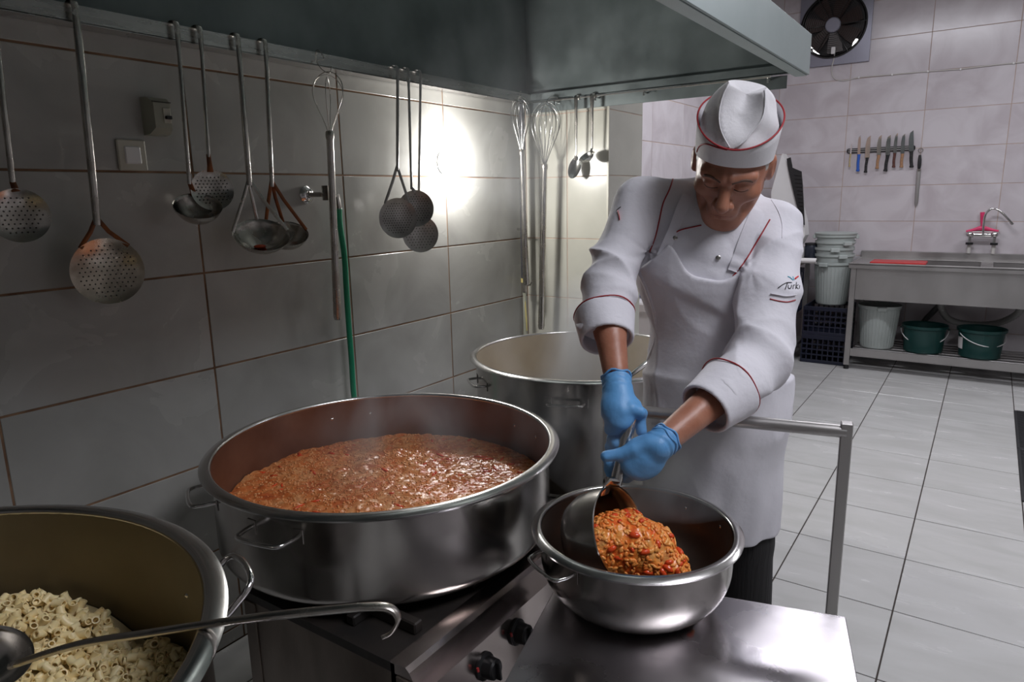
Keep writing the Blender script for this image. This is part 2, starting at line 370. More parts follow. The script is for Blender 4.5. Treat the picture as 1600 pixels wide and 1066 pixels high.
# hanging rail below the end of the hood
hr = empty('utensil_rail', (.65, YP-.02, 1.9), 0, 'narrow steel rail plate with a thin rod under the end of the hood', 'rail')
MB().box((.012, YP-.014, 1.862), (1.254, YP-.008, 1.912), bev=.001).build('rail_plate', m_hoodin, hr, sharp=None)
MB().cyl((.17, YP-.05, 1.908), (1.20, YP-.05, 1.908), .0045, 10).build('rod', m_steel, hr)
for x in (.2, .42, .66, 1.19):
    MB().tube([(x, YP-.012, 1.90), (x, YP-.05, 1.903), (x, YP-.052, 1.885)], .004, 6).build('bracket', m_steel, hr)

# ------------------------------------------------------------------ switch, breaker, water outlet, hose
def wallplate(name, y0, y1, z0, z1, d, label, cat):
    return empty(name, (0, (y0+y1)/2, z0), 0, label, cat)
e = wallplate('light_switch', .997, 1.071, 1.557, 1.632, .01, 'square ivory light switch on the left tiled wall below the breaker box', 'switch')
MB().box((.0, .995, 1.553), (.010, 1.073, 1.636), bev=.003).build('cover_plate', m_wplastic, e, sharp=30)
MB().box((.008, 1.012, 1.571), (.0145, 1.056, 1.618), bev=.003).build('rocker', m_white, e, sharp=30)
e = wallplate('breaker_box', 1.077, 1.144, 1.64, 1.755, .05, 'yellowed plastic breaker box with black toggle, up right of the light switch', 'breaker box')
b = MB(); V = []
for y, z, x in [(1.078, 1.65, 0), (1.140, 1.65, 0), (1.140, 1.752, 0), (1.078, 1.752, 0), (1.080, 1.652, .03), (1.138, 1.652, .03), (1.138, 1.750, .03), (1.080, 1.750, .03), (1.086, 1.668, .052), (1.134, 1.668, .052), (1.134, 1.735, .052), (1.086, 1.735, .052)]: V.append((x, y, z))
b.add(V, [(0, 1, 2, 3), (8, 11, 10, 9)]+[(i, (i+1) % 4, (i+1) % 4+4, i+4) for i in range(4)]+[(i+4, (i+1) % 4+4, (i+1) % 4+8, i+8) for i in range(4)])
b.build('case', m_cream, e, sharp=20)
MB().box((.050, 1.110, 1.682), (.056, 1.131, 1.722), bev=.001).build('breaker_module', m_wplastic, e, sharp=None)
MB().box((.054, 1.113, 1.692), (.066, 1.129, 1.701), bev=.001).build('toggle', m_black, e, sharp=None)
MB().box((.0515, 1.082, 1.7365), (.0535, 1.136, 1.7385)).build('lid_seam', m_hole, e, sharp=None)
e = empty('water_outlet', (0, 1.63, 1.48), 0, 'chrome pipe outlet with round escutcheon behind the hanging whisk handle', 'pipe outlet')
Mx = Matrix.Translation((0, 1.625, 1.482)) @ Matrix.Rotation(PI/2, 4, 'Y')
MB().lathe([(0, 0), (.030, 0), (.030, .004), (.020, .014), (.012, .016), (0, .016)], n=28, M=Mx).build('escutcheon', m_polish, e)
MB().tube([(.01, 1.625, 1.482), (.055, 1.640, 1.482), (.06, 1.67, 1.482)], .0085, 10).build('pipe_stub', m_steelw, e)
b = MB(); b.tube([(.06, 1.66, 1.462), (.06, 1.66, 1.512)], .013, 8); b.tube([(.06, 1.66, 1.482), (.06, 1.71, 1.478), (.06, 1.716, 1.43)], .010, 8); b.build('valve', m_steelw, e)
hz = [onX(x, y, .05) for x, y in ((527, 322), (531, 350), (538, 400), (541, 450), (545, 510), (549, 560), (553, 620))]
hz[0] = Vector((.06, 1.716, 1.435)); hz += [Vector((.07, hz[-1].y, .62)), Vector((.09, hz[-2].y+.02, .3)), Vector((.10, 1.80, .03)), Vector((.16, 1.95, .012))]
tag(MB().tube(spline(hz, 6), .0105, 10).build('garden_hose', m_greenhose, sharp=180), 'green rubber hose hanging down the grey wall from the chrome outlet', 'hose')
# corner gas pipe with valve
e = empty('gas_pipe', (.03, 2.97, 1.0), 0, 'dark upright gas pipe in the corner with valve and yellow sealant', 'pipe')
px_, py_ = .040, 2.935
MB().cyl((px_, py_, 1.04), (px_, py_, 1.90), .0165, 12).build('pipe', mat('dark_grey_pipe', (.09, .09, .10), .45, .5), e)
MB().cyl((px_+.002, py_, .98), (px_+.002, py_, 1.045), .012, 10).build('valve_body', m_steelw, e)
MB().tube([(px_, py_, 1.015), (px_+.04, py_-.01, 1.02), (px_+.05, py_-.01, 1.035)], .004, 6).build('valve_lever', m_steelw, e)
MB().cyl((px_, py_, 1.03), (px_, py_, 1.052), .0185, 12).build('sealant', m_steamdrip, e)
MB().tube([(px_, py_, .985), (px_+.004, py_-.003, .93), (px_+.012, py_-.006, .85), (px_+.014, py_-.004, .78)], [.006, .0045, .005, .003], 6).build('sealant_drip', m_steamdrip, e)
MB().cyl((px_, py_, .2), (px_, py_, .985), .009, 10).build('lower_pipe', m_cream, e)
MB().tube([(px_-.035, py_, 1.30), (px_+.022, py_-.01, 1.30)], .006, 6).build('pipe_clip', m_steel, e)

# ------------------------------------------------------------------ hanging utensils
def basis(n, up=Vector((0, 0, 1))):
    n = Vector(n).normalized(); s = up.cross(n).normalized(); u = n.cross(s); return s, u, n
def dish_mesh(c, n, R, depth, th=.0015, seg=40, rings=9):
    """concave towards n; depth ~R gives a hemisphere"""
    s, u, n = basis(n); prof = []
    rho = (R*R+depth*depth)/(2*depth)
    amax = math.asin(min(1, R/rho)) if depth <= R else PI-math.asin(R/rho)
    for i in range(rings+1):
        a = amax*i/rings; prof.append((rho*math.sin(a), -depth+rho*(1-math.cos(a))))
    out = [(r+th*math.sin(amax*i/rings), z-th*math.cos(amax*i/rings)) for i, (r, z) in enumerate(prof)]
    prof2 = prof+[(R+th*1.6, .0012)]+out[::-1]
    b = MB(); b.lathe(prof2, n=seg, M=frame(c, s, u, n)); return b
def holes_mb(c, n, R, depth, step, hr, margin=.82, both=True):
    s, u, nn = basis(n); rho = (R*R+depth*depth)/(2*depth); b = MB(); k = int(R/step)+1
    for i in range(-k, k+1):
        for j in range(-k, k+1):
            x, y = (i+.5*(j % 2))*step, j*step*.87; rr = math.hypot(x, y)
            if rr > R*margin: continue
            z = -depth+rho-math.sqrt(rho*rho-rr*rr)
            nr = Vector((-x, -y, rho-(z+depth))).normalized()
            P = Vector(c)+s*x+u*y+nn*z; N_ = (s*nr.x+u*nr.y+nn*nr.z).normalized()
            b.tube([P-N_*.0022, P+N_*.0007], hr, 6)
    return b
def hook_pts(y, z=1.948, x=.0725):
    return [Vector((.052, y, z-.025)), Vector((.052, y, z)), Vector((.060, y, z+.006)), Vector((x, y, z+.002)), Vector((x+.002, y, z-.03))]
def utensil(kind, top, mid, c, R, n, label, group=None, depth=None, hr=.006, m=None, mh=None, struts=0, flat=True, step=.0125, rust=False, hookz=1.948, hook=True, strut_m=None, holes=True):
    """top: where it hangs, mid: where the handle ends, c: centre of the dish"""
    m = m or m_uten; mh = mh or m_uten; c = Vector(c); mid = Vector(mid); top = Vector(top)
    e = empty(kind, (top.x, top.y, top.z), 0, label, 'ladle' if kind in ('ladle', 'spoon') else 'skimmer', group)
    if kind == 'spoon': e['category'] = 'spoon'
    s, u, nn = basis(n)
    if hook: H = hook_pts(top.y, hookz, top.x)
    else: H = [top+Vector((0, .045, -.015)), top+Vector((0, .043, .004)), top+Vector((0, .022, .011)), top]
    hb = MB(); hb.tube(spline(H, 3), (.0085, .0015), 8, ref=Vector((0, 1, 0)) if hook else Vector((1, 0, 0))); 
    hb.build('hook', mh, e, sharp=50)
    st = H[-1]; pts = [st+(mid-st)*t for t in (0, .12, .3, .6, 1)]
    rr = [(.0085, .0015), (hr, hr*.8), hr, hr, hr*.9]
    MB().tube(pts, rr, 10, ref=Vector((0, 1, 0)) if hook else Vector((1, 0, 0))).build('handle', mh, e, sharp=60)
    depth = depth or R*.22
    if kind == 'spoon':
        pass
    dish_mesh(c, n, R, depth).build('bowl' if kind == 'ladle' else 'dish', m, e, sharp=50)
    if kind == 'skimmer' and holes:
        o = holes_mb(c, n, R, depth, step, .0021).build('perforations', m_hole, e, sharp=None); o['kind'] = 'stuff'
    rimtop = c+u*R*.98
    ms = strut_m or (m_rust if rust else mh)
    dn = (c-mid); dn.normalize()
    if struts:
        for sg in ((-1, 0, 1) if struts == 3 else (-1, 1)):
            tgt = c+u*R*math.cos(sg*.72)*1.0+s*R*math.sin(sg*.72)*1.0
            if kind == 'ladle': tgt = c+u*R*.25*(1 if sg else 4)+s*R*.99*sg*1.0 if sg else c+u*R*.99
            a = mid+Vector((0, 0, .02))
            MB().tube([a, mid+(tgt-mid)*.3+s*sg*.004, tgt], (.0055, .0014), 8, ref=s).build('strut', ms, e, sharp=50)
    else:
        MB().tube([mid+Vector((0, 0, .008)), mid+(rimtop-mid)*.6+nn*.004, rimtop-u*.004], [(.006, .003), (.007, .0025), (.009, .0018)], 8, ref=s).build('neck', ms, e, sharp=50)
    return e
toC = (CAM-Vector((0, 1.2, 1.5))).normalized()
xl = .078
def L(x, y, X=xl): return onX(x, y, X)
def nrm(p, el=0.0, yaw=0.0, mix=.75):
    """dish normal turned from the wall normal towards the room, with elevation"""
    h = Vector((1, 0, 0)).lerp(((CAM-p)*Vector((1, 1, 0))).normalized(), mix); h = Matrix.Rotation(yaw, 3, 'Z') @ h.normalized()
    return Vector((h.x*math.cos(el), h.y*math.cos(el), math.sin(el)))
c0 = L(31, 337, .10)
utensil('skimmer', (xl, L(2, 100).y, 1.948), L(20, 288, .09), c0, .060, nrm(c0, -.05), 'steel skimmer hanging at the far left, cut by the frame edge, with a shiny dish', hr=.0072, m=m_uten, rust=True, step=.0115)
c1 = L(169, 424, .10)
utensil('skimmer', (xl, L(119, 30).y, 1.948), L(152, 352, .09), c1, .083, nrm(c1, -.02), 'largest skimmer, bronze-tinted perforated disc with rusty struts, second from the left', hr=.0100, m=m_skim, rust=True, struts=2, step=.0125)
c2 = L(309, 322, .12)
utensil('ladle', (xl, L(276, 45).y, 1.948), L(296, 288, .09), c2, .063, nrm(c2, 1.0), 'round deep ladle hanging directly left of the small perforated skimmer', depth=.048, hr=.006, rust=True)
c3 = L(332, 297, .105)
utensil('skimmer', (xl, L(312, 50).y, 1.948), L(326, 246, .095), c3, .056, nrm(c3, .1), 'small perforated skimmer overlapping a round deep ladle, right of the breaker box', hr=.0055, step=.0105, rust=True)
c4 = L(409, 367, .13)
utensil('ladle', (xl, L(371, 60).y, 1.948), L(390, 290, .09), c4, .082, nrm(c4, 1.0), 'broad strutted ladle with a spot of red sauce, overlapping another ladle', depth=.050, hr=.0085, struts=3)
MB().ell(c4+Vector((-.020, .004, -.036)), (.016, .02, .006)).build('sauce_residue', m_carrot, bpy.data.objects['ladle.001'])
c5 = L(448, 365, .10)
utensil('ladle', (xl, L(414, 70).y, 1.948), L(425, 292, .085), c5, .066, nrm(c5, 1.0), 'ladle with a copper-stained strut, partly hidden behind the broad strutted ladle', depth=.048, hr=.007, struts=3, rust=True)
c7 = L(622, 341, .10)
GR = 'three dull grey skimmers hanging together'
utensil('skimmer', (xl, L(620, 105).y, 1.948), L(621, 268, .09), c7, .074, nrm(c7, 0, .15), 'dull grey strutted skimmer, left one of the close trio of skimmers', GR, hr=.0062, m=m_utendull, mh=m_utendull, struts=2, step=.0105)
c8 = L(650, 326, .125)
utensil('skimmer', (xl, L(637, 108).y, 1.948), L(643, 296, .115), c8, .068, nrm(c8, 0), 'pale grey small skimmer in front of the close trio of skimmers', GR, hr=.0055, m=m_utendull, mh=m_utendull, step=.0105)
c9 = L(657, 366, .085)
utensil('skimmer', (xl, L(656, 112).y, 1.948), L(654, 335, .082), c9, .071, nrm(c9, 0), 'grey skimmer hanging lowest and rightmost of the close trio of skimmers', GR, hr=.0055, m=m_utendull, mh=m_utendull, step=.0125)

m_spoon0 = mat('whisk_wire_steel', (.42, .42, .41), .25, 1.0)
def whisk(H, A, Lb, Rb, Lh, hr, wr, loops, label, hook=None, group=None, mw=None, flare=.42):
    H = Vector(H); A = Vector(A).normalized(); s, u, n_ = basis(A, Vector((0, 1, .01)))
    e = empty('whisk', H, 0, label, 'whisk', group)
    m_h = m_uten if mw is None else m_uten
    pr = [(0, 0), (hr*.85, 0), (hr, -.006), (hr, -.02), (hr*.82, -.03), (hr*.86, -Lh*.5), (hr, -Lh+.012), (hr*.75, -Lh), (0, -Lh)]
    MB().lathe(pr[::-1], n=20, M=frame(H, s, u, A)).build('handle', m_h, e, sharp=50)
    for k in range(loops):
        a = PI*k/loops+.2; d = s*math.cos(a)+u*math.sin(a)
        lb = Lb*(1-.05*(k % 3)); rb = Rb*(1-.06*((k*2) % 3)); sd = [(0, hr*.45/rb), (.22, .42), (.45, .80), (.64, 1.0), (.82, .90), (.95, .52)]
        pts = spline([H+A*lb*h-d*w*rb for h, w in sd]+[H+A*lb]+[H+A*lb*h+d*w*rb for h, w in sd[::-1]], 3)
        MB().tube(pts, wr, 6, caps=False).build('wire', m_spoon0 if mw is None else mw, e, sharp=180)
    if hook: MB().tube(spline(hook, 5), .0016, 6).build('hanging_hook', m_uten, e, sharp=180)
    return e
t6 = L(511, 112, .10); h6 = L(515, 205, .10); b6 = L(527, 500, .10)
whisk(h6, t6-h6, (t6-h6).length, .061, (b6-h6).length, .0145, .0015, 3, 'long-handled whisk with a few thin wires hanging from an S hook over the chrome outlet',
      hook=[(.055, t6.y-.002, 1.935), (.056, t6.y-.002, 1.952), (.068, t6.y, 1.953), (.085, t6.y+.004, 1.925), (.075, t6.y-.018, t6.z+.035), (.088, t6.y-.012, t6.z+.008), (.105, t6.y+.006, t6.z-.004), (.11, t6.y+.012, t6.z+.018)], mw=m_uten)
t10 = onY(812, 150, 2.88); h10 = onY(815, 234, 2.88); b10 = onY(817, 445, 2.88)
whisk(h10, t10-h10, (t10-h10).length, .050, (b10-h10).length, .017, .0017, 6, 'shiny narrow whisk hanging in the corner in front of the dark gas pipe',
      hook=[t10+Vector((0, .0, -.01)), t10+Vector((-.006, .01, .02)), Vector((.062, 2.9, 1.952))])
t11 = onY(853, 159, YP-.11); h11 = onY(851, 256, YP-.11); b11 = onY(850, 515, YP-.11)
whisk(h11, t11-h11, (t11-h11).length, .074, (b11-h11).length, .0165, .0017, 8, 'large many-wired balloon whisk with long steel handle against the cream tiles',
      hook=[t11+Vector((0, 0, -.012)), t11+Vector((0, .03, .02)), Vector((t11.x+.03, YP-.05, 1.916)), Vector((t11.x+.03, YP-.04, 1.90))])
# spoon and small ladle on the rail
ys = YP-.058
a = onY(901, 150, ys); bm_ = onY(900, 243, ys); cc = onY(898, 262, ys)
m_spoon = mat('dark_reflecting_steel', (.34, .34, .33), .22, 1.0)
e = empty('spoon', (a.x, ys, 1.91), 0, 'long steel serving spoon with oval bowl, hanging left of the small ladle', 'spoon')
b = MB(); b.tube(spline([(a.x, YP-.040, 1.90), (a.x, YP-.044, 1.914), (a.x, ys, 1.918), (a.x, ys-.006, 1.90)], 3)+[Vector((a.x, ys-.006, 1.85)), bm_+Vector((0, 0, .0))], [(.010, .0014)]*10+[(.0075, .0016), (.0045, .003)], 8, ref=Vector((1, 0, 0))); b.build('handle', m_uten, e, sharp=50)
d = dish_mesh((0, 0, 0), (0, .0005, 1), .028, .012); s_, u_, n_ = basis(Vector((.25, -1, .25)))
Mx = frame(cc, s_, u_, n_) @ Matrix.Rotation(-.25, 4, 'Z') @ Matrix.Diagonal((1, 1.75, 1, 1)); d.v = [tuple(Mx @ Vector(p)) for p in d.v]; d.build('bowl', m_spoon, e, sharp=50)
MB().tube([bm_+Vector((0, 0, .005)), cc+u_*.036], [(.0045, .003), (.008, .002)], 8, ref=s_).build('neck', m_uten, e)
a = onY(926, 148, ys); mm = onY(925, 233, ys); cc = onY(916, 244, ys-.03)
e = empty('ladle', (a.x, ys, 1.91), 0, 'small round ladle hanging from the rod right of the serving spoon', 'ladle')
b = MB(); b.tube(spline([(a.x, YP-.040, 1.90), (a.x, YP-.044, 1.914), (a.x, ys, 1.918), (a.x, ys-.006, 1.90)], 3)+[Vector((a.x, ys-.006, 1.85)), mm], [(.012, .0014)]*10+[(.008, .0016), (.005, .003)], 8, ref=Vector((1, 0, 0))); b.build('handle', m_uten, e, sharp=50)
n_ = Vector((-.25, -.55, .8)); dish_mesh(cc, n_, .037, .026).build('bowl', m_spoon, e, sharp=50)
MB().tube([mm+Vector((0, 0, .005)), mm+Vector((-.002, -.006, -.008)), cc+Vector((.034, .004, .012))], [(.005, .003), (.006, .003), (.010, .002)], 8, ref=Vector((1, 0, 0))).build('neck', m_uten, e)

# ------------------------------------------------------------------ pots
def pot(name, c, zb, h, R, rimw, m_in, label, cat, handles, hz=.045, hout=.045, hw=.065, hr=.0052, round_=.05, taper=.0, base_r=None, mh=None, lift=.0, mbody=None):
    e = empty(name, (c[0], c[1], zb), 0, label, cat)
    Rb = R-rimw; R0 = base_r or Rb-taper
    prof = [(0, 0), (R0-round_, 0)]
    for i in range(1, 9):
        a = PI/2*i/8; prof.append((R0-round_+round_*math.sin(a), round_-round_*math.cos(a)))
    if base_r:      # bowl: curve from the narrow base to the wide wall
        prof = [(0, 0), (R0, 0)]
        for i in range(1, 13):
            a = PI/2*i/12; prof.append((R0+(Rb-R0)*math.sin(a)**1.0, (h*.62)*(1-math.cos(a))))
    prof += [(Rb, h*.7), (Rb, h-.008)]
    M0 = Matrix.Translation((c[0], c[1], zb))
    MB().lathe(prof, n=96, M=M0).build('body', mbody or m_steelw, e, sharp=50)
    inn = [(max(r-.002, 0), z+.002) for r, z in prof[:-1]]+[(Rb-.002, h-.002)]
    MB().lathe(inn, n=96, M=M0).build('inner_wall', m_in, e, sharp=50)
    rim = [(Rb-.0025, h-.004), (Rb-.001, h+.001), (Rb+.003, h+.0035), (Rb+rimw*.5, h+.0015), (R-.004, h-.001), (R, h-.004), (R-.001, h-.008), (R-.006, h-.009), (Rb+.004, h-.006), (Rb+.0005, h-.011)]
    MB().lathe(rim, n=128, M=M0, close=True).build('rim', m_rim, e, sharp=60)
    for a in handles:
        a = math.radians(a); u = Vector((math.cos(a), math.sin(a), 0)); t = Vector((-u.y, u.x, 0)); z = zb+h-hz; o = Vector((c[0], c[1], z))
        P = [o+u*(math.sqrt(Rb*Rb-hw*hw)-.003)+t*-hw, o+u*(Rb+hout*.5)+t*-hw*.98+Vector((0, 0, lift*.5)), o+u*(Rb+hout)+t*-hw*.72+Vector((0, 0, lift)), o+u*(Rb+hout)+t*hw*.72+Vector((0, 0, lift)),
             o+u*(Rb+hout*.5)+t*hw*.98+Vector((0, 0, lift*.5)), o+u*(math.sqrt(Rb*Rb-hw*hw)-.003)+t*hw]
        hnd = MB().tube(spline(P, 6), hr, 8).build('handle', mh or m_polish, e, sharp=180)
        for sg in (-1, 1):
            an = a+sg*hw/Rb; q = Vector((math.cos(an), math.sin(an), 0)); w = Vector((-q.y, q.x, 0))
            MB().box((-.0015, -.013, -.016), (.0015, .013, .016), M=frame(Vector((c[0], c[1], z))+q*(Rb+.001), q, w, (0, 0, 1)), bev=.001).build('handle_plate', m_steelw, hnd, sharp=None)
    return e
BIG = (.722, 1.230); BZ, BH, BR = .612, .228, .455
big = pot('stew_pot', BIG, BZ, BH, BR, .026, m_potred, 'very wide shallow steel pot full of red stew on the black stove', 'pot', (-119, -79, 64, 150), round_=.035, hz=.055, hout=.05, hw=.062)
FAR = (.762, 2.246)
far = pot('soup_pot', FAR, .46, .42, .434, .024, m_potmilk, 'deep wide steel pot with milky soup behind the stew pot, under the whisks', 'pot', (-128, -70, 25, 110), round_=.03, hz=.075, hout=.035, hw=.06)
LEF = (.963, .063); LZ, LH, LR = .49, .48, .463
lef = pot('pasta_pot', LEF, LZ, LH, LR, .028, m_potin, 'big steel pot of boiled pasta in the near left corner', 'pot', (72, -60, 170), round_=.03, hz=.085, hout=.062, hw=.058, hr=.0052, lift=.05)
BOW = (1.417, 1.264); WZ = .6
bowl = pot('serving_bowl', BOW, WZ+.001, .169, .222, .020, m_bowlin, 'round steel bowl on the trolley that the cook is filling with stew', 'bowl', (-117, 63), base_r=.105, hz=.030, hout=.035, hw=.055, hr=.004, lift=-.004)

def noise3(P, f, seed, n=10):
    g = np.random.default_rng(seed); out = np.zeros(P.shape[:-1])
    for i in range(n):
        k = g.normal(size=3); k = k/np.linalg.norm(k)*f*g.uniform(.6, 1.5); out += np.sin(P @ k + g.uniform(0, 6.28))
    return out/math.sqrt(n)
def disc_surface(name, c, R, z0, fn, mat_, parent, n=150, sharp=180, kind=None):
    """round lumpy surface of food: polar-free square grid clipped to the circle"""
    xs = np.linspace(-R, R, n); X, Y = np.meshgrid(xs, xs, indexing='ij'); rr = np.hypot(X, Y)
    k = np.maximum(rr, 1e-9); m_ = np.maximum(np.abs(X), np.abs(Y)); X2, Y2 = X*m_/k, Y*m_/k       # square to disc
    P = np.stack([X2+c[0], Y2+c[1], np.full_like(X2, 0)], -1); Z = z0+fn(P)
    P[..., 2] = Z; me = bpy.data.meshes.new(name)
    idx = np.arange(n*n).reshape(n, n); f = np.stack([idx[:-1, :-1], idx[1:, :-1], idx[1:, 1:], idx[:-1, 1:]], -1).reshape(-1, 4)
    me.from_pydata(P.reshape(-1, 3).tolist(), [], f.tolist()); o = link(name, me, mat_, parent, True, sharp)
    if kind: o['kind'] = kind
    return o, lambda x, y: z0+float(fn(np.array([x, y, 0.0])))
# stew surface: lumps, ripples
def stew_fn(P):
    base = noise3(P, 45, 1)*.0022+np.abs(noise3(P, 110, 2))*.003+noise3(P, 230, 3)*.0012
    calm = 1/(1+np.exp(-((P[..., 0]-.86)*14+(P[..., 1]-1.35)*6)))
    return base*(1-.45*calm)
st = empty('stew', (BIG[0], BIG[1], .68), 0, 'bubbling red-orange stew filling the wide pot', 'stew')
_, hs = disc_surface('stew_surface', BIG, BR-.0305, .706, stew_fn, m_sauce, st, n=230)
def pieces(name, mat_, n, c, R, zf, size, parent, seed, shape='grain', dens=None):
    g = random.Random(seed); b = MB()
    ico = [(0, 0, 1), (.89, 0, .45), (.28, .85, .45), (-.72, .53, .45), (-.72, -.53, .45), (.28, -.85, .45), (.72, .53, -.45), (-.28, .85, -.45), (-.89, 0, -.45), (-.28, -.85, -.45), (.72, -.53, -.45), (0, 0, -1)]
    fc = [(0,1,2),(0,2,3),(0,3,4),(0,4,5),(0,5,1),(1,6,2),(2,7,3),(3,8,4),(4,9,5),(5,10,1),(6,7,2),(7,8,3),(8,9,4),(9,10,5),(10,6,1),(11,7,6),(11,8,7),(11,9,8),(11,10,9),(11,6,10)]
    k = 0
    while k < n:
        x, y = g.uniform(-R, R), g.uniform(-R, R)
        if x*x+y*y > R*R: continue
        if dens and g.random() > dens(c[0]+x, c[1]+y): continue
        k += 1; X, Y = c[0]+x, c[1]+y; z = zf(X, Y); sc = size*g.uniform(.6, 1.3)
        if shape == 'grain': D = Matrix.Diagonal((sc, sc*.7, sc*.6, 1))
        else: D = Matrix.Diagonal((sc*g.uniform(1.5, 3.5), sc*.55, sc*.4, 1))
        Mx = Matrix.Translation((X, Y, z+sc*.1)) @ Matrix.Rotation(g.uniform(0, 6.28), 4, 'Z') @ Matrix.Rotation(g.uniform(-.5, .5), 4, 'X') @ D
        b.add([Mx @ Vector(p) for p in ico], fc)
    o = b.build(name, mat_, parent, sharp=180); o['kind'] = 'stuff'; return o
dn = lambda x, y: .25+.75/(1+math.exp((x-.86)*14+(y-1.35)*6))
pieces('grains', m_grain, 3600, BIG, BR-.036, hs, .0040, st, 5, dens=dn)
pieces('vegetable_strips', m_carrot, 70, BIG, BR-.04, hs, .0075, st, 6, shape='strip')
so, _ = disc_surface('milky_soup', FAR, .4065, .62, lambda P: noise3(P, 12, 5)*.001, m_milk, None, n=40)
tag(so, 'pale milky soup inside the deep far pot', 'soup', kind='stuff')

# boiled pasta: short hollow tubes heaped in the near pot
def pasta_h(x, y):
    P = np.array([x, y, 0.0]); r = math.hypot(x-LEF[0], y-LEF[1])
    bump = .055*math.exp(-(((x-.74)/.16)**2+((y-.36)/.16)**2))+.03*math.exp(-(((x-1.02)/.10)**2+((y-.44)/.10)**2))-.035*math.exp(-(((x-.90)/.06)**2+((y-.46)/.07)**2))
    return .775+bump+.012*float(noise3(P, 18, 9))-.05*max(0, (x-1.1))
ps = empty('boiled_pasta', (LEF[0], LEF[1], .7), 0, 'heap of short tube pasta in the near left pot', 'pasta')
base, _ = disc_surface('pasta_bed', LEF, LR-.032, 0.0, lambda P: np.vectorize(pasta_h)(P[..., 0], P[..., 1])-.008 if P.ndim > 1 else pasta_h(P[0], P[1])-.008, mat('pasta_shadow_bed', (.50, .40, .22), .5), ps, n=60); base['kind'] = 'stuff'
def ditali(b, Mx, r=.0068, L_=.0085, n=9, ri=.0046):
    V = []
    for z in (-L_, 0, L_):
        for q in (r, ri):
            for k in range(n):
                a = 2*PI*k/n; bend = .0016*(1-(z/L_)**2)
                V.append(Mx @ Vector((q*math.cos(a)+bend, q*math.sin(a), z)))
    f = []
    for i in range(2):
        for k in range(n):
            k2 = (k+1) % n; o = i*2*n
            f.append((o+k, o+k2, o+2*n+k2, o+2*n+k)); f.append((o+n+k2, o+n+k, o+3*n+k, o+3*n+k2))
    for k in range(n):
        k2 = (k+1) % n; f.append((k2, k, n+k, n+k2)); f.append((4*n+k, 4*n+k2, 5*n+k2, 5*n+k))
    b.add(V, f)
g = random.Random(3); b = MB(); k = 0
while k < 6000:
    x, y = g.uniform(.50, 1.42), g.uniform(-.1, .53)
    if math.hypot(x-LEF[0], y-LEF[1]) > LR-.048: continue
    k += 1; z = pasta_h(x, y)+g.uniform(-.012, .010); sc = g.uniform(.75, 1.02)
    Mx = Matrix.Translation((x, y, z)) @ Matrix.Rotation(g.uniform(0, 6.28), 4, 'Z') @ Matrix.Rotation(g.uniform(.3, 1.8), 4, 'X') @ Matrix.Scale(sc, 4)
    ditali(b, Mx)
me = bpy.data.meshes.new('pasta'); me.from_pydata(b.v, [], b.f); o = link('pasta_tubes', me, m_pasta, ps, True, 60); o['kind'] = 'stuff'
# ladle lying across the pasta pot
e = empty('ladle', (1.3, .4, .99), 0, 'long ladle with curled handle end lying across the rim of the pasta pot', 'ladle')
P = [onZ(14, 1038, .895), at(60, 1030, .86), at(150, 1003, .93), at(260, 985, .99)]
z_r = LZ+LH+.012
P = [onZ(18, 1040, .885), onZ(120, 1008, .93), onZ(230, 990, .962), onZ(352, 972, z_r), onZ(430, 962, .998), onZ(520, 953, 1.005), onZ(585, 948, 1.008), onZ(612, 952, 1.004), onZ(622, 968, .992), onZ(612, 988, .978), onZ(596, 997, .974)]
sp = spline(P, 5); nn_ = len(sp)
MB().tube(sp, [(.0065, .0045)]*(nn_-22)+[(.0075, .0035)]*12+[(.009, .0022)]*10, 10, ref=Vector((.4, -.8, 0))).build('handle', m_uten, e, sharp=180)
cb = onZ(-22, 1030, .865); dish_mesh(cb, (.45, .1, .9), .052, .04).build('bowl', m_uten, e, sharp=50)
# ladle standing in the far pot (only its bright handle shows beside the cook's wrist)
e = empty('ladle', (1.05, 2.1, .9), 0, 'steel ladle handle resting on the far pot rim between glove and apron', 'ladle')
P = [at(925, 640, 2.25), at(968, 600, 2.16), at(1006, 570, 2.12), at(1030, 552, 2.10)]
P[0] = Vector((.98, 2.20, .76))
q1 = onZ(968, 600, .893); q2 = q1+(q1-P[0]).normalized()*.22
q2 = at(1012, 566, (q1-CAM).dot(VD)+.05)
MB().tube([P[0], q1, q2, q2+(q2-q1)], [(.008, .004)]*4, 8).build('handle', m_polish, e, sharp=180)
dish_mesh(P[0]+Vector((-.03, 0, -.0)), (.2, -.2, 1), .045, .03).build('bowl', m_uten, e, sharp=50)

